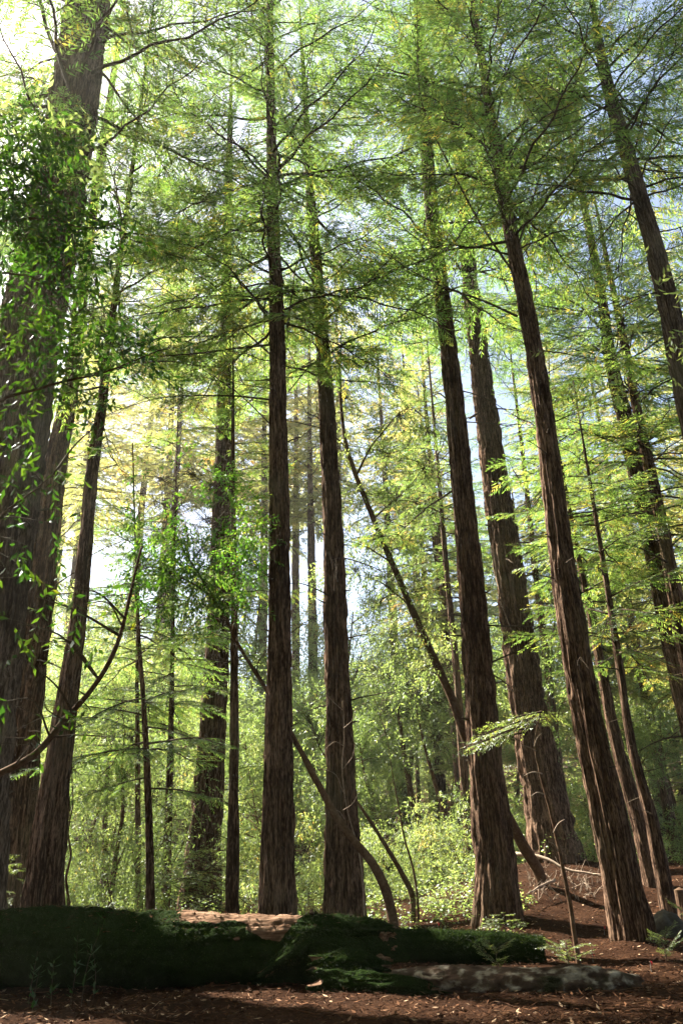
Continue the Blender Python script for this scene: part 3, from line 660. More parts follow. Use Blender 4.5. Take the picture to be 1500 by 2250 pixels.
for (x, y, m, s_) in ((-14, 60, 4, 1.2), (-7, 64, 4, 1.25), (-21, 60, 4, 1.2), (-2.6, 64, 4, 1.25), (-11, 70, 4, 1.35), (-18, 74, 4, 1.4), (-5, 78, 4, 1.4), (-26, 72, 4, 1.3), (-24, 88, 4, 1.6), (-15, 90, 4, 1.6), (-8, 92, 4, 1.6), (0, 84, 4, 1.5), (4, 66, 4, 1.2), (-32, 84, 4, 1.5), (8, 80, 4, 1.4)):
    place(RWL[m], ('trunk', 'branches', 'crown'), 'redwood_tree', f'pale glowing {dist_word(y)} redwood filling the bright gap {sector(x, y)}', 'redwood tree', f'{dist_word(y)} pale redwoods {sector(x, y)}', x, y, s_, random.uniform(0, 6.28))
# unseen redwoods added round the camera to keep skylight off the foreground
for (x, y, m) in ((-9, -6, 0), (7, -8, 2), (0, -13, 1), (14, -2, 0), (-6, -18, 2), (18, -14, 0), (-18, -12, 1), (6, -22, 0), (8.5, 2, 2), (0.5, -4.8, 2), (-4.5, -3, 2), (5, -4, 0), (11, 4, 0), (-10, 1, 2), (-15, 3, 2), (13, 9, 1), (-17, 12, 1), (17, 20, 2), (-10.5, 5, 2), (-24, 28, 2), (-19, 8, 0), (-4, -5, 3), (4, -6, 3), (9, -3, 3), (-9, 1, 3), (-1, -8, 3), (12, 4, 3), (-5, -11, 3), (5, -14, 3)):
    if blocks(x, y, 5, 40, 3.4): continue
    place(RWL[m], ('trunk', 'branches', 'crown'), 'redwood_tree', 'redwood added outside the picture to shade the foreground' if (y < 20 or abs(x) > .5*y) else 'redwood added to the shade-giving row behind the left trunks', 'redwood tree',
          'redwoods added outside the picture for shade' if (y < 20 or abs(x) > .5*y) else 'added shade row behind the left trunks', x, y, random.uniform(.95, 1.1), random.uniform(0, 6.28))

for (x, y, m) in ((-5, 1.5, 2), (-5, -3, 0), (-1.5, -4.5, 1), (2.5, -4, 3), (6, -2, 0), (-8, 1, 2), (9, 2, 1), (-9, 6, 3), (10, 7, 0), (0, -9, 2), (-6, -8, 1), (7, -8, 2), (12, 12, 2), (-11, -3, 0), (12, -3, 1), (3, -12, 0), (-3, -14, 2), (-9.5, 3, 0), (10.5, 3, 2), (-3, -7, 2), (4, -7, 0), (-9, -4, 2), (9, -5, 2), (-12, 3, 0), (13, 1, 2), (-11, 9, 2), (0, -6, 0), (-6, -14, 0), (10, -11, 2)):  # low broadleaf wall added out of view, blocking skylight from behind the camera
    place(BLL[m], ('trunk', 'crown'), 'broadleaf_tree', 'broadleaf tree added outside the picture to shade the foreground', 'broadleaf tree', 'broadleaf trees added outside the picture for shade', x, y, random.uniform(.95, 1.2), random.uniform(0, 6.28))
# ------------------------------------------------------------------ haze in the air
bm_v = np.array([(x, y, z) for x in (-270, 270) for y in (-130, 430) for z in (-3, 150)], float)
mh, _n, _N, _L = newmat('haze'); pv = _N.new('ShaderNodeVolumePrincipled'); pv.inputs['Color'].default_value = (1, .97, .88, 1)
pv.inputs['Density'].default_value = .0003; pv.inputs['Anisotropy'].default_value = .55
_o = _N.new('ShaderNodeOutputMaterial'); _L.new(pv.outputs[0], _o.inputs[1])
hz = MB(); hz.add(bm_v, [(0, 1, 3, 2), (4, 6, 7, 5), (0, 4, 5, 1), (2, 3, 7, 6), (0, 2, 6, 4), (1, 5, 7, 3)])
obj('haze', hz, mh, kind='stuff')
tag(bpy.data.objects['haze'], 'thin bright haze in the sunlit air between the trees', 'haze')

# ------------------------------------------------------------------ broadleaf trees traced one by one
def traced_tree(label, stem, Y, r0, blobs, ll, nl, mat_leaf, cat='broadleaf tree', seed=3, attach=.25, extra=(), name='broadleaf_tree', droop=.5, twigs=True, base_z=True, flat=.8, r_end=.15):
    r = np.random.default_rng(seed)
    A = np.array([at(x, y, Y+dy) for (x, y, dy) in stem])
    if base_z:
        b0 = A[0].copy(); b0[2] = float(gz(b0[0], b0[1]))-.15
        if A[0][2]-b0[2] > .1: A = np.vstack([b0, A])
        else: A[0] = b0
    n = 60; S = smooth_path(A, n); s = np.linspace(0, 1, n)
    dsp = (vn(np.arange(n)[:, None]*.5, np.arange(14)[None]*.9, 0, seed)-.5)*.18*r0
    base = A[0].copy()
    root = thing(name, label, cat, base)
    b = MB(); tube(b, S-base, r0*(1-s*(1-r_end)), 14, disp=dsp); obj('trunk', b, M_OAK, root, True)
    for path, ra in extra:
        E = smooth_path(np.array([at(x, y, Y+dy) for (x, y, dy) in path]), 24)
        E += np.cumsum(r.normal(0, .01, E.shape), 0)*np.sin(np.linspace(0, 3.14, 24))[:, None]
        b = MB(); tube(b, E-base, ra*(1-.75*np.linspace(0, 1, 24)), 7); obj('limb', b, M_OAK, root, True)
        S = np.vstack([S, E[6:]])
    fol = MB(); tw = MB()
    for (x, y, rp, dy, dens) in blobs:
        if seed == 31 and y > 850: dens = dens*.38
        c = at(x, y, Y+dy); rad = rp/FPX*axd(c)*(1.2 if seed == 32 else 1)
        i0 = np.argmin(np.linalg.norm(S-c, axis=1)+np.maximum(0, S[:, 2]-c[2])*.6)
        p = S[i0]; m = (p+c)/2+np.array([0, 0, .12*np.linalg.norm(c-p)])+r.normal(0, .06, 3)
        B = smooth_path(np.array([p, m, c]), 8)
        tube(tw, B-base, (.006+.012*min(1.2, np.linalg.norm(c-p)))*(1-np.linspace(0, .7, 8)), 5)
        st, dd = leaf_cloud(fol, c, rad, int(nl*dens), ll, r, r.uniform(.3, .65), droop, flat)
        if twigs:
            for k in range(0, len(st), 2):
                j = B[r.integers(2, 8)]; mid = (j+st[k])/2+r.normal(0, .05*rad, 3)
                e = st[k]+dd[k]*ll*3.4
                tube(tw, smooth_path(np.array([j, mid, st[k], e]), 7)-base, .0045*max(1, axd(c)/14)*(1-np.linspace(0, .6, 7)), 3, cap=False)
    V, Q_, T_, tq, tt = fol.arrays()
    me = mesh_of('crown', (V-base, Q_, T_, tq, tt), mat_leaf); link('crown', me, root)
    obj('twigs', tw, M_TWIG, root, True)
    return root
# laurel hanging in from the left, close to the camera
traced_tree('nearby laurel tree at the left edge, long glossy leaves hanging over the huge trunk',
    [(-420, 2150, 0), (-330, 1900, 0), (-160, 1765, .1), (0, 1700, .3), (80, 1655, .4), (135, 1590, .5), (190, 1530, .6), (240, 1455, .7), (272, 1370, .8), (290, 1290, .9), (312, 1200, 1)], 8.0, .062,
    [(50, 330, 95, 0, 2), (100, 300, 50, 0, .7), (30, 420, 95, -.2, 2), (20, 500, 80, 0, 1.6), (90, 380, 70, 0, 1.3), (110, 440, 80, 0, 1.4), (150, 500, 60, .2, .5), (220, 500, 45, .3, .4), (270, 480, 35, .3, .25), (40, 520, 70, 0, .6), (250, 410, 20, .3, .06), (210, 570, 60, .2, .5), (150, 590, 60, 0, .5), (60, 640, 75, 0, .6),
     (120, 690, 80, 0, .9), (60, 770, 90, 0, 1.1), (160, 780, 80, .1, .9), (230, 680, 55, .2, .5), (260, 750, 50, .2, .4), (330, 745, 32, .3, .22), (372, 740, 18, .3, .08), (310, 800, 30, .3, .15), (230, 830, 45, .2, .3), (90, 880, 75, 0, .7), (30, 900, 60, 0, .5), (160, 880, 50, .1, .35), (220, 930, 26, .1, .12),
     (40, 1010, 70, 0, .8), (110, 1030, 55, .1, .5), (60, 1090, 50, 0, .35), (190, 1000, 40, .2, .2), (30, 1180, 50, 0, .4), (90, 1170, 35, 0, .2), (30, 1270, 45, 0, .35), (80, 1310, 45, 0, .3), (150, 1290, 40, .2, .2), (40, 1370, 50, 0, .35), (110, 1400, 40, .1, .2), (180, 1330, 40, .3, .2),
     (60, 1450, 35, 0, .15), (100, 1530, 40, .2, .16), (160, 1500, 40, .3, .16), (20, 1540, 35, 0, .2), (10, 1620, 40, 0, .25), (200, 1560, 35, .5, .1), (60, 1600, 25, .3, .08), (230, 1620, 30, .5, .06), (330, 1300, 50, .8, .25), (300, 1370, 45, .8, .15)],
    .125, 270, M_LEAF, seed=31, extra=[([(-330, 1900, 0), (-260, 1500, 0), (-180, 1100, 0), (-110, 800, 0), (-60, 500, 0), (-20, 300, 0)], .07), ([(-180, 1100, 0), (-60, 930, 0), (0, 880, .1), (100, 850, .1), (240, 815, .2), (350, 770, .3)], .03),
     ([(-60, 620, 0), (0, 595, 0), (120, 640, .1), (160, 700, .1)], .018), ([(-60, 500, 0), (60, 480, 0), (200, 500, .3), (280, 480, .3)], .022), ([(-200, 1200, 0), (-50, 1180, 0), (40, 1100, 0), (120, 1040, .1)], .025)], r_end=.2)
# curved stem crossing behind the central trunk
traced_tree('slender tree with a smooth curved stem sweeping up left behind the central trunk',
    [(866, 2048, 0), (850, 1965, 0), (818, 1898, 0), (775, 1845, .1), (735, 1790, .2), (700, 1725, .3), (655, 1640, .8), (612, 1565, 1.2), (570, 1490, 1.3), (540, 1445, 1.2), (512, 1395, 1.0), (480, 1330, .8), (440, 1292, .6), (400, 1270, .5)], 17.2, .105,
    [(355, 1050, 40, .5, .6), (410, 1035, 48, .5, .9), (470, 1065, 48, .5, .8), (340, 1110, 42, .5, .6), (400, 1110, 45, .5, .9), (450, 1140, 45, .5, .8), (520, 1110, 40, .5, .5), (560, 1160, 42, .5, .5), (500, 1180, 42, .5, .5), (330, 1170, 42, .5, .6), (385, 1185, 50, .5, .9), (440, 1210, 45, .5, .8),
     (320, 1240, 45, .5, .5), (380, 1260, 45, .5, .7), (450, 1270, 45, .5, .6), (520, 1250, 40, .5, .4), (560, 1230, 30, .5, .3), (290, 1290, 40, .5, .3), (350, 1320, 40, .5, .35), (430, 1340, 40, .5, .3), (500, 1310, 35, .5, .25), (560, 1320, 25, .5, .12)],
    .13, 1000, M_LEAFC, seed=32, extra=[([(512, 1395, 1.0), (522, 1300, 1), (510, 1200, .9), (470, 1130, .8), (450, 1060, .8)], .035), ([(480, 1330, .8), (420, 1230, .6), (370, 1140, .6), (350, 1060, .6)], .03), ([(570, 1490, 1.3), (560, 1460, 1), (580, 1435, .8), (590, 1425, .6)], .02), ([(400, 1270, .5), (330, 1250, .4), (260, 1290, .3)], .02)])
# dark leaning stem, right of centre
traced_tree('dark straight-leaning tree between the reddish and the tall leaning redwoods, bright small leaves',
    [(1190, 1938, 1), (1150, 1860, .7), (1095, 1760, .3), (1030, 1640, 0), (990, 1530, 0), (950, 1440, 0), (900, 1330, 0), (860, 1235, 0), (820, 1140, 0), (782, 1045, 0), (762, 985, 0), (750, 900, 0), (745, 800, 0)], 23.5, .16,
    [(790, 790, 50, 0, .6), (740, 690, 40, 0, .3), (850, 820, 50, 0, .6), (760, 870, 50, 0, .6), (880, 920, 50, 0, .8), (940, 950, 42, 0, .7), (820, 950, 45, 0, .6), (860, 1000, 50, 0, .8), (930, 1030, 42, 0, .6), (740, 990, 40, 0, .5), (800, 1080, 45, 0, .5), (870, 1090, 50, 0, .7), (940, 1120, 40, 0, .5),
     (760, 1160, 45, 0, .5), (830, 1180, 45, 0, .7), (900, 1200, 50, 0, .8), (780, 1250, 50, 0, .8), (850, 1280, 50, 0, .8), (930, 1290, 45, 0, .6), (720, 1270, 45, 0, .5), (820, 1340, 45, 0, .5), (900, 1390, 50, 0, .6), (960, 1390, 40, 0, .4), (870, 1440, 40, 0, .3), (940, 1470, 40, 0, .3)],
    .12, 900, M_LEAFB, seed=33, extra=[([(782, 1045, 0), (830, 960, 0), (900, 900, 0), (945, 930, 0)], .04), ([(860, 1235, 0), (800, 1200, -.2), (740, 1180, -.3)], .03), ([(900, 1330, 0), (850, 1290, 0), (780, 1260, 0)], .03), ([(762, 985, 0), (700, 920, 0), (690, 850, 0)], .03), ([(820, 1140, 0), (880, 1080, 0), (930, 1030, 0)], .03)], r_end=.3)
traced_tree('thin leaning bare stem rising left behind the base of the reddish redwood',
    [(903, 1962, 0), (880, 1915, 0), (845, 1855, 0), (800, 1785, .2), (760, 1730, .4), (700, 1640, .6)], 24, .09,
    [(700, 1620, 50, .6, .4), (660, 1560, 50, .6, .4), (740, 1570, 50, .6, .4)], .12, 700, M_LEAFB, seed=34)
traced_tree('very thin upright stem standing alone in front of the thicket right of centre',
    [(915, 1955, 0), (905, 1900, 0), (890, 1850, 0), (875, 1770, 0), (862, 1700, 0), (850, 1620, 0)], 24, .04,
    [(850, 1600, 40, 0, .3), (840, 1540, 40, 0, .3), (870, 1660, 30, 0, .15)], .11, 500, M_LEAFB, seed=35)
traced_tree('dark slightly leaning trunk in the bright thicket right of centre',
    [(925, 1850, 0), (912, 1790, 0), (900, 1730, 0), (893, 1690, 0), (880, 1600, 0), (870, 1500, 0)], 38, .22,
    [(870, 1560, 60, 0, 1), (900, 1500, 70, 0, 1), (830, 1480, 60, 0, 1), (940, 1560, 50, 0, .6), (860, 1400, 60, 0, .8)], .14, 1500, M_LEAFB, seed=36)
traced_tree('brown forked trunk leaning left in the thicket beside the tall leaning redwood',
    [(997, 1860, 0), (975, 1790, 0), (955, 1720, 0), (935, 1650, 0), (915, 1560, 0)], 36, .16,
    [(960, 1620, 60, 0, 1), (920, 1520, 60, 0, 1), (990, 1540, 50, 0, .8), (980, 1450, 60, 0, .9)], .14, 1400, M_LEAFB, seed=37, extra=[([(978, 1800, 0), (1000, 1740, 0), (1015, 1690, 0), (1020, 1640, 0)], .09)])
traced_tree('thin wiggly sapling right of the dark redwood behind the left end of the log',
    [(151, 1978, 0), (146, 1930, 0), (156, 1880, 0), (150, 1830, 0), (160, 1770, 0), (158, 1700, 0)], 21, .045,
    [(160, 1690, 40, 0, .4), (190, 1750, 40, 0, .3), (150, 1620, 40, 0, .4)], .1, 600, M_LEAFB, seed=38)
traced_tree('forked brown-stemmed small tree in the thicket right of the dark left redwood',
    [(246, 1965, 0), (252, 1900, 0), (262, 1840, 0), (270, 1790, 0), (268, 1700, 0), (275, 1600, 0)], 27, .1,
    [(270, 1700, 60, 0, .9), (220, 1740, 60, 0, .9), (290, 1620, 60, 0, .9), (230, 1620, 60, 0, .8), (260, 1540, 50, 0, .6)], .12, 1200, M_LEAFB, seed=39, extra=[([(250, 1930, 0), (268, 1880, 0), (280, 1850, 0)], .05)])

# ------------------------------------------------------------------ fallen logs
M_MOSS = moss_mat('mossy_log', (.006, .0125, .002), [(.045, .024, .014), (.15, .088, .056), (.31, .205, .14)])
M_ROT = moss_mat('rotten_log', (.02, .02, .010), [(.03, .018, .012), (.075, .05, .036), (.42, .37, .30)])
def log_mesh(P, R, k, n, seed, amp, tintf=None, jag=.12, endsq=True, squash=1.0):
    S = smooth_path(np.array([[*p, r_] for p, r_ in zip(P, R)]), n)
    T = nrm(np.gradient(S[:, :3], axis=0)); up = np.array([0, 0, 1.]); U = nrm(np.cross(T, up)); Wv = np.cross(U, T)
    a = np.linspace(0, 2*math.pi, k, endpoint=False)
    L = np.r_[0, np.cumsum(np.linalg.norm(np.diff(S[:, :3], axis=0), axis=1))]
    ca, sa = np.cos(a)[None], np.sin(a)[None]; X = L[:, None]
    d = (fbm(X*1.1, ca*.8+9, sa*.8+9, 3, seed)-.5)*amp*2.4 + (fbm(X*4.2, ca*2.4+9, sa*2.4+9, 3, seed+3)-.5)*amp*1.3
    d += (fbm(X*13, ca*7+9, sa*7+9, 3, seed+6)-.5)*amp*.6
    d -= amp*.5*(1-np.clip(np.abs(2*fbm(X*.8, ca*2.2+9, sa*2.2+9, 2, seed+8)-1)*9, 0, 1))
    rr = S[:, 3][:, None]*(1+d)
    off = jag*(vn(0*X+3, ca*3+9, sa*3+9, seed+5)-.5)*(np.clip((X-L[-1]+.8)/.8, 0, 1)-np.clip((.8-X)/.8, 0, 1))
    V = S[:, None, :3]+rr[..., None]*(ca[..., None]*U[:, None]+sa[..., None]*Wv[:, None]*squash)+off[..., None]*T[:, None]
    i = np.arange(n-1)[:, None]*k; j = np.arange(k)[None]; j2 = (j+1) % k
    Q = np.stack([i+j, i+j2, i+k+j2, i+k+j], -1).reshape(-1, 4)
    V = V.reshape(-1, 3)
    # broken ends: two inner rings stepped inwards
    V2 = [V]; faces = [Q]; nv = len(V); tris = []
    for e, row in ((0, 0), (1, n-1)):
        ring = np.arange(k)+row*k; c = S[row, :3]; dirn = T[row]*(1 if e else -1)
        prev = ring
        for q, f in enumerate((.72, .38)):
            nr = c+(V[ring]-c)*f - dirn*(.05+.16*vn(ring*.9, q*5.0, 0, seed+20)[:, None])*S[row, 3]
            V2.append(nr); ids = nv+np.arange(k); nv += k
            a_, b_ = prev, ids
            fq = np.stack([a_, np.roll(a_, -1), np.roll(b_, -1), b_], -1)
            faces.append(fq if e else fq[:, ::-1]); prev = ids
        V2.append((c-dirn*.12*S[row, 3])[None]); ci = nv; nv += 1
        tt_ = np.stack([prev, np.roll(prev, -1), np.full(k, ci)], -1); tris.append(tt_ if e else tt_[:, ::-1])
    Vall = np.vstack(V2); F = np.vstack(faces); TR = np.vstack(tris)
    cen = Vall[F].mean(1); ti = tintf(cen) if tintf else np.zeros(len(F))
    ti = np.array(ti); ti[len(Q):] = .35
    mb = MB(); mb.add(Vall, F, None, ti); mb.t.append(TR); mb.tt.append(np.full(len(TR), .35)); return mb
def moss_fuzz(Vs, N_, n, r, ln, spread=.5):
    """short moss blades growing from sampled surface points"""
    idx = r.integers(0, len(Vs), n); p = Vs[idx]+r.normal(0, .02, (n, 3)); nn = N_[idx]
    d = nrm(nn+r.normal(0, spread, (n, 3))+np.array([0, 0, -.25])); l = ln*r.uniform(.5, 1.4, n)
    mb = MB(); quads_from(p-nn*.012, d, nrm(np.cross(d, r.normal(0, 1, (n, 3)))), l, l*.35, np.clip(r.normal(.45, .2, n), 0, 1), mb); return mb
M_MOSSB = leaf_mat('moss_fronds', (.006, .011, .003), (.018, .029, .005), (.05, .065, .010), (1.8, 1.8, .8), .3, .6, .02)
def px_of(P):
    q = (P-CAM)@RN; return IMW/2-q[:, 0]/q[:, 2]*FPX, IMH/2+q[:, 1]/q[:, 2]*FPX
# the bare strip is where the bark has broken away on the upper front of the log
gl0 = at(560, 2010, 14.0)
def bare_tint(c):
    x = c[:, 0]; z = c[:, 2]; X0 = at(385, 2010, 14)[0]; X1 = at(655, 2025, 14)[0]
    wv = fbm(x*1.6, z*3, 0, 4, 3)-.5; w2 = fbm(x*2.6+7, z*6, 1, 4, 13)-.5
    t = sstep(X0-.1, X0+.25, x+wv*.9)*(1-sstep(X1-.1, X1+.08, x+w2*.5))*sstep(.84, .90, z+.30*wv+.25*w2)
    t2 = sstep(X1-.95, X1-.75, x+w2*.7)*(1-sstep(X1-.1, X1+.05, x+wv*.5+.35*(.8-z)))*sstep(.62, .68, z+.3*w2+.1*wv)
    return np.clip(np.maximum(t, t2), 0, 1)*.62 - .22
P0 = [at(-260, 2052, 14.6), at(60, 2052, 14.4), at(300, 2060, 14.2), at(520, 2068, 14.0), at(660, 2075, 13.9), at(760, 2085, 13.95), at(852, 2092, 14.1)]
Rr = [.56, .57, .53, .52, .50, .50, .40]
def on_ground(P, Rr, sink_=.08):
    out = []
    for p, r_ in zip(P, Rr):
        g = float(gz(p[0], p[1])); out.append(np.array([p[0], p[1], g+r_-sink_]))
    return out
Pl = [np.array([p[0], p[1], z]) for p, z in zip(P0, (.55, .58, .52, .50, .47, .44, .36))]
lbase = np.array([-2.5, 14.2, 0.0])
big = thing('fallen_log', 'big moss-covered fallen log across the foreground with a bare wood strip on top', 'fallen log', lbase)
lm = log_mesh(Pl, Rr, 120, 420, 41, .13, bare_tint, jag=.5)
V, F, T_, tq, tt = lm.arrays()
link('log', mesh_of('log', (V-lbase, F, T_, tq, tt), M_MOSS, True, pt=bare_tint(V)), big)
cen = V[F].mean(1); nn = nrm(np.cross(V[F[:, 2]]-V[F[:, 0]], V[F[:, 3]]-V[F[:, 1]]))
if (nn[:, 2]*(cen[:, 2]-.5)).mean() < 0: nn = -nn
r = np.random.default_rng(3)
up_ = cen[(nn[:, 2] > .55)]; k_ = 1500; pp = up_[r.integers(0, len(up_), k_)]+r.normal(0, .03, (k_, 3))*[1, 1, .2]+[0, 0, .012]
a_ = r.uniform(0, 6.28, k_); dd_ = nrm(np.stack([np.cos(a_), np.sin(a_), r.normal(0, .2, k_)], -1)); lt = MB(); l_ = r.uniform(.04, .12, k_)
quads_from(pp-lbase, dd_, nrm(np.array([0, 0, 1.])+r.normal(0, .3, (k_, 3))), l_, l_*np.where(r.random(k_) < .3, .4, .1), np.clip(r.normal(.55, .22, k_), 0, 1), lt)
obj('litter', lt, M_LITTER, big, kind='stuff')
sel = (tq < -.1) & ((nn[:, 2] > -.1)); 
fz = moss_fuzz(cen[sel], nn[sel], 42000, r, .022); V2, F2, a3, b3, c3 = fz.arrays()
obj('moss', (V2-lbase, F2, a3, b3, c3), M_MOSSB, big, False)
def lump(P, R, seed, amp=.5, k=56, n=80): return log_mesh(P, R, k, n, seed, amp, lambda c: np.zeros(len(c))-.22, jag=.3)
# root flare lumps and the splintered spur at the right-hand end, parts of the same log
for nm, P_, R_, sd in (('root_swelling', [at(585, 2135, 13.45), at(640, 2095, 13.45), at(690, 2040, 13.75)], [.07, .15, .12], 51),
                       ('root_swelling', [at(690, 2120, 13.3), at(770, 2120, 13.3), at(850, 2132, 13.4)], [.12, .17, .08], 52),
                       ('broken_spur', [at(700, 2150, 13.1), at(800, 2160, 12.9), at(890, 2165, 12.7), at(970, 2172, 12.6)], [.16, .17, .12, .045], 53),
                       ('broken_shelf', [at(720, 2045, 13.9), at(800, 2048, 13.75), at(858, 2050, 13.8)], [.2, .19, .10], 54),
                       ('broken_snag', [at(690, 2040, 13.9), at(694, 2020, 13.9), at(690, 2003, 13.95)], [.10, .07, .03], 55)):
    m_ = lump(P_, R_, sd); V, F, T_, tq, tt = m_.arrays()
    o_ = obj(nm, (V-lbase, F, T_, tq, tt), M_MOSS, big, True)
    cen = V[F].mean(1); nn = nrm(np.cross(V[F[:, 2]]-V[F[:, 0]], V[F[:, 3]]-V[F[:, 1]]))
    ax_ = np.mean(P_, 0)
    if ((cen-ax_)*nn).sum(1).mean() < 0: nn = -nn
    if nm != 'broken_snag':
        fz = moss_fuzz(cen, nn, 5000, r, .022); V2, F2, a3, b3, c3 = fz.arrays(); obj('spur_moss' if 'spur' in nm else 'moss', (V2-lbase, F2, a3, b3, c3), M_MOSSB, big)
def simple_log(label, P, R, seed, mat, amp, tf, fuzz=0, name='fallen_log', cat='fallen log', k=72, n=180, squash=1):
    base = np.array([P[0][0], P[0][1], float(gz(P[0][0], P[0][1]))])
    m_ = log_mesh(P, R, k, n, seed, amp, tf, squash=squash); V, F, T_, tq, tt = m_.arrays()
    root = thing(name, label, cat, base); obj('log', (V-base, F, T_, tq, tt), mat, root, True)
    if fuzz:
        cen = V[F].mean(1); nn = nrm(np.cross(V[F[:, 2]]-V[F[:, 0]], V[F[:, 3]]-V[F[:, 1]])); ax_ = np.mean(P, 0)
        if ((cen-ax_)*nn)[:, 1:].sum(1).mean() < 0: nn = -nn
        sel = nn[:, 2] > 0; fz = moss_fuzz(cen[sel], nn[sel], fuzz, r, .03); V2, F2, a3, b3, c3 = fz.arrays(); obj('moss', (V2-base, F2, a3, b3, c3), M_MOSSB, root)
    return root
P_ = [at(800, 2086, 16.6), at(950, 2084, 16.5), at(1100, 2086, 16.3), at(1195, 2092, 16.2)]
simple_log('smaller bright-mossed log lying behind the end of the big one, under the sprouting seedling', P_, [.31, .30, .28, .25], 61, M_MOSS, .10, lambda c: np.zeros(len(c))-.24, 16000)
P_ = [at(860, 2158, 12.9), at(1000, 2166, 12.7), at(1150, 2172, 12.5), at(1300, 2166, 12.5), at(1405, 2166, 12.7)]
simple_log('low rotten log with pale flaking bark lying in the litter at lower right', P_, [.14, .22, .25, .22, .12], 62, M_ROT, .22, lambda c: np.full(len(c), .22)+.1*(c[:, 2] > .2), 0)

# ------------------------------------------------------------------ litter on the forest floor (one mass of needles and leaves)
reseed(11)
r = rng; n = 90000
y = 5+28*r.random(n)**1.25; x = (r.random(n)-.5)*1.15*(y+2)
lit = MB(); p = np.stack([x, y, gz(x, y)+.012+.02*r.random(n)], -1)
az = r.uniform(0, 6.28, n); d = nrm(np.stack([np.cos(az), np.sin(az), r.normal(0, .28, n)], -1)); nv = nrm(np.array([0, 0, 1.])+r.normal(0, .35, (n, 3)))
big_ = r.random(n) < .22*(.3+1.4*vn(x*.8, y*.8, 0, 4)); ln = np.where(big_, r.uniform(.05, .12, n), r.uniform(.05, .16, n)); wd = np.where(big_, ln*.4, r.uniform(.006, .014, n)*1.3)
tn = np.clip(np.where(big_, r.normal(.7, .22, n), r.normal(.48, .2, n)), 0, 1)
quads_from(p, d, nv, ln, wd, tn, lit); obj('leaf_litter', lit, M_LITTER, kind='stuff')
tag(bpy.data.objects['leaf_litter'], 'red-brown needles and fallen leaves scattered over the forest floor', 'leaf litter')

# ------------------------------------------------------------------ small redwood sprays, seedlings, ground plants
reseed(21); r = rng
LIBS = [branch_template(300+k, L=1.5, droop=.15+.05*k, fl=.11, fw=.022, bare=.08, sec_step=.075) for k in range(3)]
M_SPRAY = leaf_mat('pale_redwood_spray', (.07, .11, .03), (.14, .19, .05), (.22, .26, .07), (2.0, 2.0, 1.3), .45, .4, .06)
def spray_plant(label, base, sprays, name='redwood_sprout', cat='redwood sprout', mat=None, group=None, stem=None):
    """sprays: (start point, azimuth, elevation, length)"""
    root = thing(name, label, cat, base, group); f = MB(); b = MB()
    if stem is not None: tube(b, smooth_path(stem, 12)-base, .012*(1-.7*np.linspace(0, 1, 12)), 5)
    for (p, az, el, L) in sprays:
        wd, fo, _ = LIBS[r.integers(3)]; s_ = L/1.5; rl = r.normal(0, .25)
        V2 = xf(fo[0], az, el, s_, rl, p).reshape(-1, 4, 3)
        if s_ < .6: V2 = V2[:, :1]+(V2-V2[:, :1])*1.35
        f.add(V2.reshape(-1, 3)-base, fo[1], None, fo[3]); b.add(xf(wd[0], az, el, s_, rl, p)-base, wd[1], wd[2])
    obj('stem', b, M_TWIG, root, True); obj('foliage', f, mat or M_SPRAY, root)
    return root
def gpt(px, py, Y):
    p = at(px, py, Y); p[2] = float(gz(p[0], p[1])); return p
# seedling on the small log
b0 = at(1110, 2056, 16.35); top = b0+np.array([0, 0, .38])
spray_plant('pale green seedling standing on top of the small mossy log', b0, [(b0+np.array([0, 0, z]), a, .15, L) for z, a, L in ((.16, 0, .42), (.17, 3.14, .46), (.24, .6, .34), (.25, 2.5, .36), (.33, .1, .22), (.34, 3.3, .25), (.37, 1.5, .14))], stem=np.array([b0, b0+[.01, 0, .2], top]), name='seedling', cat='seedling')
for (px, py, Y, n, L, lab) in ((1245, 2096, 15.3, 9, .42, 'bushy redwood sprout at the right end of the small mossy log'), (1465, 2118, 15.6, 9, .42, 'low redwood sprout in the litter at the lower right edge'),
                               (1090, 2105, 14.6, 8, .36, 'dark sprout growing in front of the small mossy log'), (1355, 2050, 19, 5, .3, 'tiny sprout at the foot of the sunlit leaning trunk'), (1495, 2010, 20, 6, .4, 'sprout beside the boulder at the right edge')):
    b0 = gpt(px, py, Y)
    spray_plant(lab, b0, [(b0+np.array([0, 0, .05+.35*r.random()]), r.uniform(0, 6.28), r.uniform(.2, .9), L*r.uniform(.7, 1.2)) for _ in range(n)], stem=np.array([b0, b0+[0, 0, .2], b0+[0, 0, .38]]))
b0 = gpt(430, 1965, 24)
spray_plant('large clump of pale drooping redwood sprouts at the foot of the fluted red-brown trunk', b0, [(b0+np.array([r.normal(0, .45), r.normal(0, .3), .1+1.7*r.random()]), r.uniform(0, 6.28), r.uniform(-.2, .6), r.uniform(.7, 1.3)) for _ in range(46)], stem=np.array([b0, b0+[0, 0, .9], b0+[.1, 0, 1.7]]))
b0 = gpt(40, 1985, 19.5)
spray_plant('pale redwood sprout glowing between the huge left trunk and the dark one', b0, [(b0+np.array([r.normal(0, .25), r.normal(0, .3), .4+1.9*r.random()]), r.uniform(0, 6.28), r.uniform(-.3, .3), r.uniform(.5, .9)) for _ in range(18)], stem=np.array([b0, b0+[0, 0, .9], b0+[.1, 0, 2.2]]))
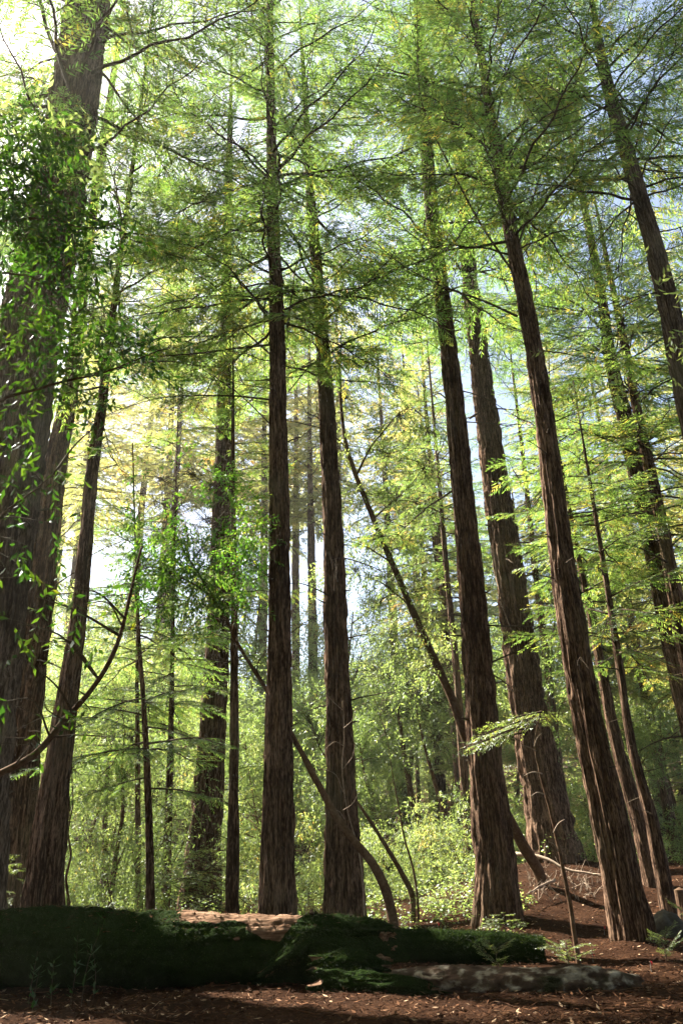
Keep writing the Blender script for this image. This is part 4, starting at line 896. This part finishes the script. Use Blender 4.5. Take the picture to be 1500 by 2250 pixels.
# leaning half-dead sapling with bright sprays at its tip
pts = [at(1265, 2070, 15.8), at(1250, 1990, 15.8), at(1232, 1900, 15.8), at(1205, 1790, 15.8), at(1180, 1690, 15.8), at(1172, 1640, 15.8), at(1180, 1590, 15.8), at(1188, 1562, 15.7)]
pts[0][2] = float(gz(pts[0][0], pts[0][1]))-.05; b0 = pts[0].copy()
root = thing('sapling', 'thin bare leaning sapling with pale sprays at its tip, before the twin-stemmed redwood', 'sapling', b0)
mb = MB(); S = smooth_path(np.array(pts), 60)+np.cumsum(r.normal(0, .004, (60, 3)), 0)*np.sin(np.linspace(0, 3.1, 60))[:, None]; tube(mb, S-b0, .048*(1-np.linspace(0, .75, 60)), 8); obj('stem', mb, M_OAK, root, True)
mb = MB()
for (x0, y0, x1, y1) in ((1190, 1700, 1150, 1705), (1178, 1650, 1130, 1640), (1195, 1745, 1165, 1750), (1173, 1640, 1190, 1610), (1215, 1830, 1240, 1800), (1225, 1870, 1205, 1850), (1185, 1600, 1160, 1575)):
    mb = MB(); a, b = at(x0, y0, 15.8), at(x1, y1, 15.6); tube(mb, smooth_path(np.array([a, (a+b)/2+[0, 0, .05], b]), 7)-b0, .014*(1-np.linspace(0, .7, 7)), 5); obj('dead_twig', mb, M_DEAD, root, True)
pass
f = MB(); b = MB()
for (x, y, az, L) in ((1190, 1565, 3.5, 1.3), (1188, 1575, 3.2, 1.4), (1175, 1590, 3.0, 1.5), (1185, 1565, .2, .6), (1160, 1600, 3.4, 1.3), (1150, 1610, 3.1, 1.2), (1195, 1560, 2.4, 1.1), (1190, 1556, 1.2, .8), (1130, 1615, 3.6, .8), (1175, 1580, 4.2, .9), (1180, 1575, 2.8, 1.3)):
    p = at(x, y, 15.7); wd, fo, _ = LIBS[r.integers(3)]; s_ = L/1.5
    V2 = xf(fo[0], az, -.15, s_, r.normal(0, .3), p); f.add(V2-b0, fo[1], None, fo[3]); b.add(xf(wd[0], az, -.15, s_, 0, p)-b0, wd[1], wd[2])
obj('foliage', f, M_SPRAY, root); obj('twigs', b, M_TWIG, root, True)
# dead branches in front of the reddish trunk
for lab, pth, rr_, Y in (('pale dead branch with upcurved twigs in front of the reddish redwood', [(783, 1850), (765, 1790), (752, 1700), (756, 1600), (752, 1540)], .02, 18.6), ):
    P_ = np.array([at(x, y, Y) for x, y in pth]); P_ = np.vstack([[P_[0][0]+.12, P_[0][1], float(gz(P_[0][0], P_[0][1]))-.05], P_]); b0 = P_[0].copy()
    root = thing('dead_sapling', lab, 'dead sapling', b0); mb = MB(); S = smooth_path(P_, 30); tube(mb, S-b0, rr_*(1-np.linspace(0, .7, 30)), 6)
    obj('stem', mb, M_DEAD, root, True); mb = MB()
    for (x0, y0, x1, y1, x2, y2) in ((754, 1780, 775, 1765, 788, 1740), (753, 1690, 775, 1660, 780, 1630), (753, 1740, 735, 1700, 712, 1690), (756, 1640, 735, 1630, 715, 1645), (755, 1600, 775, 1580, 782, 1550), (757, 1800, 740, 1780, 722, 1785), (752, 1560, 730, 1540, 712, 1520)):
        P2 = np.array([at(x0, y0, Y), at(x1, y1, Y-.2), at(x2, y2, Y-.3)]); mb = MB(); tube(mb, smooth_path(P2, 8)-b0, .011*(1-np.linspace(0, .7, 8)), 5); obj('twig', mb, M_DEAD, root, True)
# brush pile: each stick lies on the rise between the twin-stemmed and tall leaning redwoods
grp = 'dead sticks heaped on the rise'
def stick(label, P, rad, group=None, name='fallen_branch', mat=None, forks=2):
    P = np.array(P); b0 = P[0].copy(); root = thing(name, label, 'fallen branch', b0, group); mb = MB(); S = smooth_path(P, 16)+np.cumsum(r.normal(0, .01, (16, 3)), 0)
    tube(mb, S-b0, rad*(1-np.linspace(0, .6, 16)), 7)
    for _ in range(forks):
        i_ = r.integers(3, 14); dd = nrm(S[min(15, i_+1)]-S[i_]+r.normal(0, .05, 3)); tube(mb, S[i_]-b0+np.linspace(0, 1, 5)[:, None]*dd*r.uniform(.15, .4), rad*.4*(1-np.linspace(0, .7, 5)), 4)
    obj('stick', mb, mat or M_DEAD, root, True)
stick('long pale fallen branch reaching right from the brush pile', [at(1130, 1876, 25.5), at(1190, 1885, 25), at(1245, 1910, 24.5), at(1325, 1928, 24)], .06, forks=3)
stick('pale forked fallen branch slanting down in front of the brush pile', [at(1218, 1934, 23.5), at(1180, 1953, 23), at(1155, 1965, 22.5)], .035)
stick('grey knotty fallen branch in the litter behind the rotten log', [gpt(1210, 2105, 14.6)+[0, 0, .04], gpt(1260, 2115, 14.3)+[0, 0, .07], gpt(1330, 2140, 13.7)+[0, 0, .04]], .035, forks=3)
stick('short pale splinter of wood by the broken end of the big log', [gpt(880, 2160, 12.9)+[0, 0, .22], gpt(925, 2165, 12.7)+[0, 0, .22], gpt(968, 2163, 12.5)+[0, 0, .2]], .035, forks=0)
stick('pale curved stick lying in the bottom left corner', [gpt(-20, 2230, 10.4)+[0, 0, .03], gpt(60, 2238, 10.3)+[0, 0, .04], gpt(125, 2244, 10.1)+[0, 0, .02]], .02, forks=1)
for k in range(60):
    x, y = random.uniform(1160, 1320), random.uniform(1925, 1960); p = gpt(x, y, random.uniform(23, 26)); a = random.uniform(0, 6.28); L = random.uniform(.25, .8)
    q = p+np.array([math.cos(a)*L*.6, math.sin(a)*L*.5, 0]); q[2] = float(gz(q[0], q[1]))+random.uniform(.05, .6)
    stick('thin dead stick in the brush pile between the tall leaning and the twin-stemmed redwoods', [p, (p+q)/2+[0, 0, .05], q], .013, grp, forks=1)
# little red marker flags on wires
M_RED = tint_mat('red_plastic', [(0, (.5, .02, .03)), (1, (.6, .03, .04))], .5, .4); M_WIRE = tint_mat('wire', [(0, (.2, .2, .2)), (1, (.3, .3, .3))], .5, .4)
for (px, py, Y, lab) in ((958, 1985, 22, 'tiny red marker flag on the rise left of the tall leaning redwood'), (1298, 2085, 16.8, 'tiny red marker flag left of the foot of the sunlit leaning redwood'), (1430, 2136, 14.6, 'tiny red marker flag in the litter at lower right'), (1330, 2072, 19.3, 'tiny red marker flag touching the left foot of the sunlit leaning redwood')):
    b0 = gpt(px, py, Y); root = thing('marker_flag', lab, 'marker flag', b0)
    mb = MB(); tube(mb, np.array([[0, 0, -.03], [0, 0, .08], [0.005, 0, .17]]), .003, 5); obj('wire', mb, M_WIRE, root)
    mb = MB(); g_ = np.linspace(0, 1, 6); VV = np.array([[u*.035, .012*math.sin(u*5), .17-.05*v+.006*math.sin(u*4)] for v in (0, .5, 1) for u in g_])
    mb.add(VV, [(j*6+i_, j*6+i_+1, j*6+i_+7, j*6+i_+6) for j in (0, 1) for i_ in range(5)]); obj('pennant', mb, M_RED, root)
# boulder and pale stump at the right edge
def rock(label, c, R_, name, mat, cat):
    k, m = 32, 20; th = np.linspace(0, 2*math.pi, k, endpoint=False); ph = np.linspace(0.02, math.pi-.02, m)
    d = np.stack([np.sin(ph)[:, None]*np.cos(th), np.sin(ph)[:, None]*np.sin(th), np.cos(ph)[:, None]*np.ones(k)], -1)
    rr = 1+(fbm(d[..., 0]*1.4+5, d[..., 1]*1.4+5, d[..., 2]*1.4+5, 4, 77)-.5)*.8
    VV = (d*rr[..., None]*np.array(R_)).reshape(-1, 3); i_ = np.arange(m-1)[:, None]*k; j_ = np.arange(k)[None]; j2 = (j_+1) % k
    mb = MB(); mb.add(VV, np.stack([i_+j_, i_+k+j_, i_+k+j2, i_+j2], -1).reshape(-1, 4)); o = obj(name, mb, mat, None, True); o.location = c; tag(o, label, cat)
M_ROCK = bark_mat('boulder_stone', [(.03, .026, .022), (.06, .052, .044), (.11, .10, .085)], 3, 3, .6, .03)
rock('grey boulder beside the right foot of the sunlit leaning redwood', gpt(1468, 2045, 19)+[0, 0, .1], (.36, .36, .4), 'boulder', M_ROCK, 'boulder')
b0 = gpt(1500, 2000, 21); root = thing('cut_stump', 'small pale cut stump at the right edge behind the boulder', 'stump', b0)
mb = MB(); tube(mb, np.array([[0, 0, -.1], [0, 0, .2], [0, 0, .62]]), [.15, .13, .12], 14, disp=(vn(np.arange(3)[:, None], np.arange(14)[None]*.8, 0, 4)-.5)*.03); obj('wood', mb, M_OAK, root, False)
# dark stalky plants in front of the left end of the log
for k, (px, h) in enumerate(((70, .5), (150, .9), (175, 1.1), (60, .7), (110, .6), (200, .6))):
    b0 = gpt(px+10, 2140, 12.6+.15*k); lab = ('short leafy weed left of the tall grassy weed by the log', 'leafy weed leaning over the left part of the mossy log', 'tall grassy weed in front of the left part of the mossy log', 'leafy weed nearest the left edge in front of the log', 'small leafy weed in front of the log, left of the tall grassy one', 'low leafy weed right of the tall grassy one')[k]
    root = thing('weed', lab, 'weed', b0); st = MB(); lf = MB()
    P_ = np.array([[0, 0, -.03], [.03*r.normal(), 0, h*.5], [.12*r.normal(), .05*r.normal(), h]]); S = smooth_path(P_, 16); tube(st, S, .006*(1-np.linspace(0, .7, 16)), 5)
    n_ = 18; t_ = r.uniform(.15, 1, n_); bp_ = np.stack([np.interp(t_, np.linspace(0, 1, 16), S[:, c]) for c in range(3)], -1)
    a_ = r.uniform(0, 6.28, n_); dd = nrm(np.stack([np.cos(a_), np.sin(a_), r.uniform(.1, 1.2, n_)], -1)); nn_ = nrm(np.cross(dd, np.cross([0, 0, 1.], dd)))
    ln_ = r.uniform(.1, .2, n_)*(1.3 if k == 2 else .8); quads_from(bp_, dd, nn_, ln_, ln_*(.10 if k == 2 else .32), r.uniform(.0, .4, n_), lf)
    obj('stem', st, M_TWIG, root, True); obj('leaves', lf, M_LEAF, root)
# low leafy growth (uncountable) beyond the logs and along the foot of the thicket
def cover(name, lab, regions, seed, ll, mat):
    rr_ = np.random.default_rng(seed); mb = MB()
    for (x0, x1, y0, y1, n_, hh) in regions:
        k = n_//7; x = rr_.uniform(x0, x1, k); y = rr_.uniform(y0, y1, k); m = fbm(x*.9, y*.9, 0, 3, seed) > .45; x, y = x[m], y[m]; k = len(x)
        z = gz(x, y); h = hh*rr_.random(k)**1.3
        b = np.stack([x, y, z+h], -1)[:, None]+rr_.normal(0, .09, (k, 7, 3))*np.array([1, 1, .6]); b = b.reshape(-1, 3)
        a = rr_.uniform(0, 6.28, len(b)); d = nrm(np.stack([np.cos(a), np.sin(a), rr_.normal(.1, .35, len(b))], -1)); nn_ = nrm(np.array([0, 0, 1.])+rr_.normal(0, .4, (len(b), 3)))
        l = ll*rr_.uniform(.6, 1.4, len(b)); b[:, 2] = np.maximum(b[:, 2], gz(b[:, 0], b[:, 1])+.02); quads_from(b, d, nn_, l, l*.6, np.clip(rr_.normal(.5, .2, len(b)), 0, 1), mb)
    o = obj(name, mb, mat, kind='stuff'); tag(o, lab, 'ground cover')
cover('ground_cover', 'low leafy ground cover behind the logs', [(-12, 1.5, 18, 24, 9000, .45), (-16, 4, 23, 34, 26000, .9), (1.2, 3.6, 17.3, 21, 1100, .25), (2, 4.5, 22, 27, 2400, .4), (1, 22, 29, 38, 26000, .9), (-25, 30, 34, 60, 52000, 1.3)], 5, .085, M_LEAFB)

cover('undergrowth', 'sunlit leafy undergrowth covering the far slope', [(-60, 60, 46, 115, 150000, 2.6)], 6, .22, M_LEAFB)

for (x0, y0, x1, y1, w_, dy) in ((688, 2035, 684, 2000, .07, 0), (705, 2035, 712, 2008, .06, 0), (672, 2040, 668, 2018, .05, -.1), (835, 2060, 868, 2052, .07, -.2), (840, 2085, 872, 2082, .06, -.2), (830, 2105, 862, 2110, .05, -.3), (940, 2165, 972, 2180, .03, -1.3), (820, 2045, 858, 2036, .05, -.1)):
    a_, b_ = at(x0, y0, 13.9+dy), at(x1, y1, 13.85+dy); n_ = 9; s_ = np.linspace(0, 1, n_); P_ = a_+s_[:, None]*(b_-a_)+rng.normal(0, .012, (n_, 3))
    mb = MB(); tube(mb, P_-lbase, w_*(1-s_**1.5*.9), 9, disp=(vn(np.arange(n_)[:, None]*.5, np.arange(9)[None]*1.3, 0, int(x0))-.5)*w_*.9); obj('splinter', mb, M_MOSS, big, False)
mb = MB()
for k in range(520):
    y = 6+20*rng.random()**1.2; x = (rng.random()-.5)*1.1*(y+1); a_ = rng.uniform(0, 6.28); L_ = rng.uniform(.12, .7); s_ = np.linspace(-.5, .5, 5)
    xx = x+s_*L_*math.cos(a_)+rng.normal(0, .01, 5); yy = y+s_*L_*math.sin(a_)+rng.normal(0, .01, 5)
    tube(mb, np.stack([xx, yy, gz(xx, yy)+.02+.03*rng.random()*np.abs(s_)], -1), rng.uniform(.003, .009), 4, tint=rng.uniform(.1, .95))
tag(obj('twig_litter', mb, M_LITTER, kind='stuff'), 'thin dead twigs strewn over the forest floor', 'twig litter')
